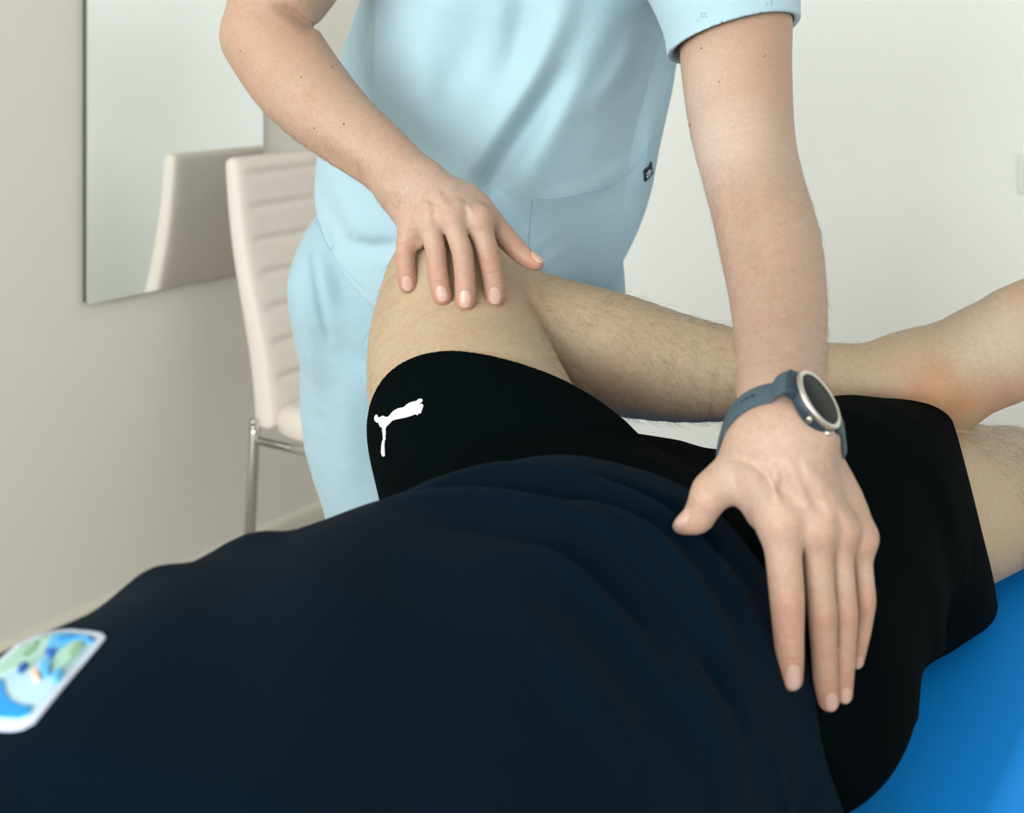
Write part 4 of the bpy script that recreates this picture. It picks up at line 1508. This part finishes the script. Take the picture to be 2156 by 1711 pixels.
# ------------------------------------------------------------------ fingernails
def nail(f, c, axis, nrm, wh, lh, parent, back=.0):
    axis = axis / np.linalg.norm(axis)
    nrm = np.array(nrm, float); nrm = nrm - axis * nrm.dot(axis); nrm /= np.linalg.norm(nrm)
    side = np.cross(axis, nrm)
    ns, nt_ = 18, 12
    start = []
    for i in range(ns + 1):
        for j in range(nt_ + 1):
            s = -math.cos(math.pi * i / ns); t = -1 + 2 * j / nt_
            rr = (1 - abs(s) ** 2.8) ** (1 / 2.8) if s > 0 else (1 - abs(s) ** 2.4) ** (1 / 2.4)
            start.append(c + axis * (s * lh + back) + side * (t * wh * max(rr, .25 if 0 < i < ns else .22)))
    start = np.array(start)
    lo, hi = -0.004, 0.016
    ts = np.linspace(hi, lo, 41)
    pts = start[:, None, :] + nrm * ts[None, :, None]
    val = f(Ev(pts, pts.mean(1), 5.0))
    k = np.clip(np.argmax(val < 0, 1), 1, None)
    n = np.arange(len(start))
    a, b = val[n, k - 1], val[n, k]
    tt = ts[k - 1] + (ts[k] - ts[k - 1]) * np.clip(a / (a - b + 1e-9), 0, 1)
    tt[~(val < 0).any(1)] = np.median(tt)
    S = (-1 + 2 * (np.arange(len(start)) // (nt_ + 1)) / ns)
    Tn = (-1 + 2 * (np.arange(len(start)) % (nt_ + 1)) / nt_)
    lift = .00012 + .00030 * (1 - Tn ** 2)
    tp = start + nrm * (tt + lift)[:, None]
    bt = start + nrm * (tt - .0008)[:, None]
    V = list(to_room(tp)) + list(to_room(bt))
    m = len(start)
    Fc = []
    w = nt_ + 1
    FM = []
    for i in range(ns):
        for j in range(nt_):
            a = i * w + j
            Fc.append((a, a + w, a + w + 1, a + 1)); FM.append(1 if -math.cos(math.pi * (i + .5) / ns) > .74 else 0)
    rim = [j for j in range(w)] + [i * w + nt_ for i in range(1, ns + 1)] + [ns * w + j for j in range(nt_ - 1, -1, -1)] + [i * w for i in range(ns - 1, 0, -1)]
    for a, b in zip(rim, rim[1:] + rim[:1]):
        Fc.append((a, b, b + m, a + m)); FM.append(0)
    o = mesh_obj('fingernail', V, Fc, [M['nail'], M['nail_tip']], ther, True, FM)
    bm_ = o.data
    reparent(o, parent)
    o['label'] = 'pale glossy fingernail'
    return o


for K, f, n0, in ((RK, arm_right, (0, -1, .25)), (LK, arm_left, (.05, -1, .45))):
    for q, k in enumerate(K):
        ax = k[5][0] - k[4][0]
        r = k[5][1]
        nail(f, k[5][0] - ax / np.linalg.norm(ax) * r * (.26 if K is RK else .42), ax, n0, r * .60, r * (.80 if K is RK else 1.05), tb_)
nail(arm_right, P(1128, 551, 1.134), P(1135, 556, 1.132) - P(1110, 542, 1.138), (.45, -.30, .85), .0058, .0068, tb_)
nail(arm_left, P(1443, 1102, .785), P(1431, 1108, .785) - P(1455, 1098, .785), (-.15, -.35, .92), .0050, .0055, tb_)


# ------------------------------------------------------------------ body hair
def vert_area(VP, faces):
    a = np.linalg.norm(np.cross(VP[faces[:, 2]] - VP[faces[:, 0]], VP[faces[:, 3]] - VP[faces[:, 1]]), axis=1)
    out = np.zeros(len(VP))
    for k in range(4):
        np.add.at(out, faces[:, k], a)
    return out


def hairs(name, VP, N, faces, weight, length, rad, flow, mat, parent, count, lift=.45, curl=.8):
    w = weight(VP, N) * vert_area(VP, faces)
    w = w / w.sum()
    idx = RNG.choice(len(VP), count, p=w)
    base = VP[idx] + RNG.normal(0, .0012, (count, 3))
    n = N[idx]
    base = base - n * np.einsum('ij,ij->i', base - VP[idx], n)[:, None]
    fl = flow(VP[idx])
    fl = fl - n * np.einsum('ij,ij->i', fl, n)[:, None]
    fl /= np.linalg.norm(fl, axis=1, keepdims=True) + 1e-9
    sd = np.cross(n, fl)
    ang = RNG.normal(0, .42, count)
    dr = fl * np.cos(ang)[:, None] + sd * np.sin(ang)[:, None]
    L = length * RNG.uniform(.45, 1.15, count)
    lf = lift * RNG.uniform(.4, 1.4, count)
    cu = RNG.normal(0, curl, count)
    S = 6
    ring = []
    for s in range(S):
        t = s / (S - 1)
        h = lf * np.sin(t * 2.0) * .55
        q = base - n * .0005 + dr * (L * t)[:, None] + n * (L * h)[:, None] + sd * (L * cu * t * t * .5)[:, None]
        q[:, 2] -= L * t * t * .06
        ring.append(q)
    ring = np.array(ring)                      # S,count,3
    a = np.cross(dr, n); a /= np.linalg.norm(a, axis=1, keepdims=True) + 1e-9
    b = np.cross(dr, a)
    V = np.zeros((count, S, 3, 3))
    for s in range(S):
        r = rad * (1 - .75 * s / (S - 1))
        for k in range(3):
            an = 2 * math.pi * k / 3
            V[:, s, k] = ring[s] + r * (math.cos(an) * a + math.sin(an) * b)
    V = to_room(V.reshape(-1, 3))
    fc = []
    for s in range(S - 1):
        for k in range(3):
            fc.append((s * 3 + k, s * 3 + (k + 1) % 3, s * 3 + 3 + (k + 1) % 3, s * 3 + 3 + k))
    fc = (np.array(fc)[None] + (np.arange(count) * S * 3)[:, None, None]).reshape(-1, 4)
    me = bpy.data.meshes.new(name)
    me.vertices.add(len(V)); me.vertices.foreach_set('co', V.astype(np.float32).ravel())
    me.loops.add(len(fc) * 4); me.loops.foreach_set('vertex_index', fc.astype(np.int32).ravel())
    me.polygons.add(len(fc)); me.polygons.foreach_set('loop_start', np.arange(0, len(fc) * 4, 4, dtype=np.int32))
    me.update(calc_edges=True)
    me.materials.append(mat)
    o = bpy.data.objects.new(name, me)
    COL.objects.link(o)
    reparent(o, parent)
    o['kind'] = 'stuff'
    return o


LEG0, LEG1 = P(1000, 620, 1.2), P(1900, 800, 1.2)
LEGD = (LEG1 - LEG0) / np.linalg.norm(LEG1 - LEG0)


def dens_leg(V, N):
    x = V[:, 0]; z = V[:, 2]
    u = CX + V[:, 0] / V[:, 1] * F
    v = HY - (V[:, 2] - CAMH) / V[:, 1] * F
    calf = ((u > 1130) & (u < 1860) & (v < 900) & (V[:, 1] < 1.27)) * np.clip((1860 - u) / 250, 0, 1)
    thigh = ((u <= 1200) & (v > 520) & (v < 900) & (V[:, 1] > .95)) * .13
    thigh = thigh * np.where((u > 1040) & (v > 560), 1.6, 1.0)
    near = ((u > 2040) & (v > 890) & (v < 1190) & (V[:, 1] > 1.15)) * .8
    face = np.clip((-N[:, 1] + .35) * 2, 0, 1)
    return (np.maximum(np.maximum(calf, thigh), near) * face) + 1e-12


def flow_leg(p):
    f = np.tile(LEGD * .5 + np.array([0, 0, -.75]), (len(p), 1))
    u = CX + p[:, 0] / p[:, 1] * F
    th = u < 1120
    f[th] = np.array([.2, -.5, -.9])
    up = (p[:, 2] > 1.0) & (u > 1120)
    return f + RNG.normal(0, .25, f.shape)


hh = hairs('leg_hair', pV, pN, pF, dens_leg, .014, .000065, flow_leg, M['hair'], pb, 6500, lift=.62)
hh['label'] = 'dark sparse leg hair'


def dens_arm(V, N):
    u = CX + V[:, 0] / V[:, 1] * F
    v = HY - (V[:, 2] - CAMH) / V[:, 1] * F
    ra = ((u < 930) & (v > 90) & (v < 440) & (V[:, 1] < 1.33)) * np.clip((v - 60) / 250, .1, 1)
    la = ((u > 1480) & (v > 330) & (v < 980) & (V[:, 1] < 1.25)) * .8
    face = np.clip((-N[:, 1] + .35) * 2, 0, 1)
    return np.maximum(ra, la) * face + 1e-12


def flow_arm(p):
    u = CX + p[:, 0] / p[:, 1] * F
    f = np.tile(np.array([.5, -.1, -.8]), (len(p), 1))
    f[u > 1400] = np.array([.35, -.2, -.8])
    return f + RNG.normal(0, .2, f.shape)


ah = hairs('arm_hair', tV, tN, tF, dens_arm, .0095, .00005, flow_arm, M['hair2'], tb_, 4200, lift=.30)
ah['label'] = 'fine light arm hair'

# hair and eyes of the two heads, above and below the picture
for root, body, hc, up_, fr in ((ther, tb_, P(1115, -560, 1.33), np.array([0, .12, 1.0]), np.array([0, -1.0, 0])), (patient, pb, RM(-.44, -.04, .80), -RM(0, 1, 0), np.array([0, 0, 1.0]))):
    sd = np.cross(fr, up_)
    ax = [sd, up_, fr]
    def cap(E_, hc=hc, sd=sd, up_=up_, fr=fr):
        A = np.array([sd / np.linalg.norm(sd), up_ / np.linalg.norm(up_), fr / np.linalg.norm(fr)])
        o_ = E_.ell(hc + up_ * .004 - fr * .004, (.085, .121, .106), A)
        q = (E_.p - hc.astype(np.float32)) @ A.T.astype(np.float32)
        cutf = q[..., 2] * .75 - q[..., 1] * .9 + .008
        return smax(o_, cutf, .012)
    A_ = np.array([sd / np.linalg.norm(sd), up_ / np.linalg.norm(up_), fr / np.linalg.norm(fr)])
    def ball(name, c, r, mat, sq=(1, 1, 1)):
        V, Fc = [], []
        for i in range(9):
            for j in range(16):
                th, ph = math.pi * i / 8, 2 * math.pi * j / 16
                q = np.array([math.sin(th) * math.cos(ph), math.cos(th), math.sin(th) * math.sin(ph)]) * r * np.array(sq)
                V.append(to_room(c + A_.T @ q))
        for i in range(8):
            for j in range(16):
                a, b = i * 16 + j, i * 16 + (j + 1) % 16
                Fc.append((a, b, b + 16, a + 16))
        return reparent(mesh_obj(name, V, Fc, mat, root), root)
    for s_ in (-1, 1):
        e0 = hc + A_[0] * s_ * .031 + A_[1] * .010 + A_[2] * .080
        eye = ball('eye', e0, .0125, M['eye'])
        reparent(ball('iris', e0 + A_[2] * .0085, .0055, M['shair'], (1, 1, .8)), eye)
        ball('eyebrow', e0 + A_[1] * .020 + A_[2] * .006, .016, M['shair'], (1, .18, .35))
    ball('lips', hc - A_[1] * .052 + A_[2] * (.088 if root is ther else .075), .022, M['lip'], (1, .28, .35))
    h_, _, _, _ = make('hair', cap, tuple(hc - .2), tuple(hc + .2), .005, M['shair'])
    reparent(h_, root)

# ------------------------------------------------------------------ wristwatch on the left wrist
wx = P(1650, 930, .79) - P(1644, 790, .855)
wx /= np.linalg.norm(wx)
wn = np.array([.647, -.56, .52]); wn = wn - wx * wn.dot(wx) * .75; wn /= np.linalg.norm(wn)
wa = wx - wn * wx.dot(wn); wa /= np.linalg.norm(wa)       # towards the hand
wt = np.cross(wa, wn)                                      # across the wrist
cc = P(1721, 843, .782)
CW = cc - wn * .036
watch = empty('wristwatch', tuple(to_room(cc)))
tag(watch, 'slate blue sports watch with round black display on the standing person\'s wrist', 'watch')


def wl(p):
    """watch frame (along arm, across, outward) -> room"""
    return to_room(cc + wa * p[0] + wt * p[1] + wn * p[2])


def lathe(name, prof, mat, seg=64, ex=1.0):
    V, Fc = [], []
    for r, h in prof:
        for j in range(seg):
            a = 2 * math.pi * j / seg
            V.append(wl((r * math.cos(a), r * math.sin(a), h)))
    for i in range(len(prof) - 1):
        for j in range(seg):
            a, b = i * seg + j, i * seg + (j + 1) % seg
            Fc.append((a, b, b + seg, a + seg))
    if prof[0][0] > 0: Fc.append(tuple(range(seg - 1, -1, -1)))
    Fc.append(tuple(range((len(prof) - 1) * seg, len(prof) * seg)))
    o = mesh_obj(name, V, Fc, mat, watch)
    return o


lathe('case', [(.0165, -.0085), (.0190, -.0075), (.0198, -.005), (.0200, -.001), (.0198, .0005)], M['case'])
lathe('bezel', [(.0196, -.0008), (.0203, .0004), (.0203, .0016), (.0196, .0027), (.0182, .0031), (.0172, .0026), (.0168, .0018)], M['bezel'])['label'] = 'satin silver bezel ring'
lathe('display', [(.0172, .0012), (.0171, .0023), (.0168, .00245)], M['glass'])['label'] = 'round black watch display'


def barrel(name, c, dirv, r0, r1, mat):
    path = [np.array(c) + np.array(dirv) * t for t in (0, .6, .9, 1.0)]
    V, Fc = tube_arrays([wl(p) for p in path], [r0, r0, r0 * .9, r1], 16)
    return mesh_obj(name, V, Fc, mat, watch)


for ang in (38, -12):
    a = math.radians(ang)
    d_ = np.array([math.cos(a), math.sin(a) * (-1), 0])
    barrel('button', d_ * .0188 + np.array([0, 0, -.003]), d_ * .0033, .0021, .0015, M['bezel'])
barrel('button', np.array([math.cos(math.radians(150)), -math.sin(math.radians(150)), 0]) * .0188 + np.array([0, 0, -.003]), np.array([math.cos(math.radians(150)), -math.sin(math.radians(150)), 0]) * .0033, .0021, .0015, M['bezel'])

# strap: band following the wrist from lug to lug
def wrist_r(th, off):
    w = math.cos(th) * wn + math.sin(th) * wt
    ts = np.linspace(.012, .060, 97)
    pts = (CW + wa * off)[None] + w[None] * ts[:, None]
    v = arm_left(Ev(pts[None], pts.mean(0)[None], 5.0))[0]
    k = int(np.argmax(v > 0))
    return ts[k]


NA = 72
ths = np.linspace(math.radians(30), math.radians(330), NA)
offs = np.linspace(-1, 1, 7)
rr = np.array([[wrist_r(t, o * .0085) for o in offs] for t in ths])
rr = np.maximum(rr, rr.mean(1, keepdims=True) * .0 + rr)
ker = np.array([1, 2, 3, 2, 1.]) / 9
for c in range(rr.shape[1]):
    rr[:, c] = np.convolve(np.pad(rr[:, c], 2, mode='edge'), ker, 'valid')
rm = rr.max(1)
sgn = 1.0 if wt[0] > 0 else -1.0
V, Fc = [], []
for i, t in enumerate(ths):
    w = math.cos(t) * wn + math.sin(t) * wt
    e = min(i, NA - 1 - i) / (5.0 if i < NA / 2 else 3.5)
    k = max(0.0, 1 - e)
    hw = .0088 + .0016 * k
    for layer in (0, 1):
        for c, o in enumerate(offs):
            r = rm[i] * .6 + rr[i, c] * .4 + (.0003 if layer == 0 else .0027 - .0008 * abs(o) ** 4)
            # near the lugs the band rises to the case
            tgt = .036 / max(math.cos(t), .3) - .003 if math.cos(t) > 0 else r
            if k > 0:
                r = max(r, r * (1 - k) + (tgt - .0025 + (.0024 if layer else 0)) * k)
            V.append(to_room(CW + wa * (o * hw - .011 * max(0.0, sgn * math.sin(t)) * (1 - .6 * k)) + w * r))
n7 = len(offs)
for i in range(NA - 1):
    a, b = i * 2 * n7, (i + 1) * 2 * n7
    for c in range(n7 - 1):
        Fc.append((a + n7 + c, a + n7 + c + 1, b + n7 + c + 1, b + n7 + c))
        Fc.append((a + c + 1, a + c, b + c, b + c + 1))
    Fc.append((a, a + n7, b + n7, b)); Fc.append((a + n7 - 1, b + n7 - 1, b + 2 * n7 - 1, a + 2 * n7 - 1))
Fc.append(tuple(list(range(n7)) + list(range(2 * n7 - 1, n7 - 1, -1))))
e0 = (NA - 1) * 2 * n7
Fc.append(tuple([e0 + i for i in list(range(n7 - 1, -1, -1)) + list(range(n7, 2 * n7))]))
st = mesh_obj('strap', V, Fc, M['strap'], watch)
st['label'] = 'slate blue silicone strap'
bevel(st, .0004, 2)
# adjustment holes
side_s = 1 if wt[0] < 0 else -1
for t in (78, 88, 98, 108):
    th = math.radians(t if side_s > 0 else 360 - t)
    i = int(round((th - ths[0]) / (ths[-1] - ths[0]) * (NA - 1)))
    w = math.cos(th) * wn + math.sin(th) * wt
    tg = -math.sin(th) * wn + math.cos(th) * wt
    c = CW + w * (rm[i] * .6 + rr[i, 3] * .4 + .00275)
    VV = [to_room(c + wa * .0011 * math.cos(a) + tg * .0019 * math.sin(a)) for a in np.linspace(0, 2 * math.pi, 13)[:-1]]
    VV += [to_room(c - w * .0012 + wa * .0011 * math.cos(a) + tg * .0019 * math.sin(a)) for a in np.linspace(0, 2 * math.pi, 13)[:-1]]
    fc = [tuple(range(12))] + [(j, (j + 1) % 12, 12 + (j + 1) % 12, 12 + j) for j in range(12)]
    reparent(mesh_obj('hole', VV, fc, M['hole'], watch), st)
# lugs
for s in (-1, 1):
    lo = np.array([0, s * .0190, -.0035])
    V, Fc = [], []
    pr = [(-.0108, .0), (.0108, .0), (.0098, .0065), (-.0098, .0065)]
    for h in (-.0045, .0032):
        for a, b in pr:
            V.append(wl((a, s * (.0165 + b), lo[2] + h - (b * .35))))
    Fc = [(0, 1, 2, 3), (7, 6, 5, 4), (0, 4, 5, 1), (1, 5, 6, 2), (2, 6, 7, 3), (3, 7, 4, 0)]
    bevel(mesh_obj('lug', V, Fc, M['case'], watch), .0008, 2)
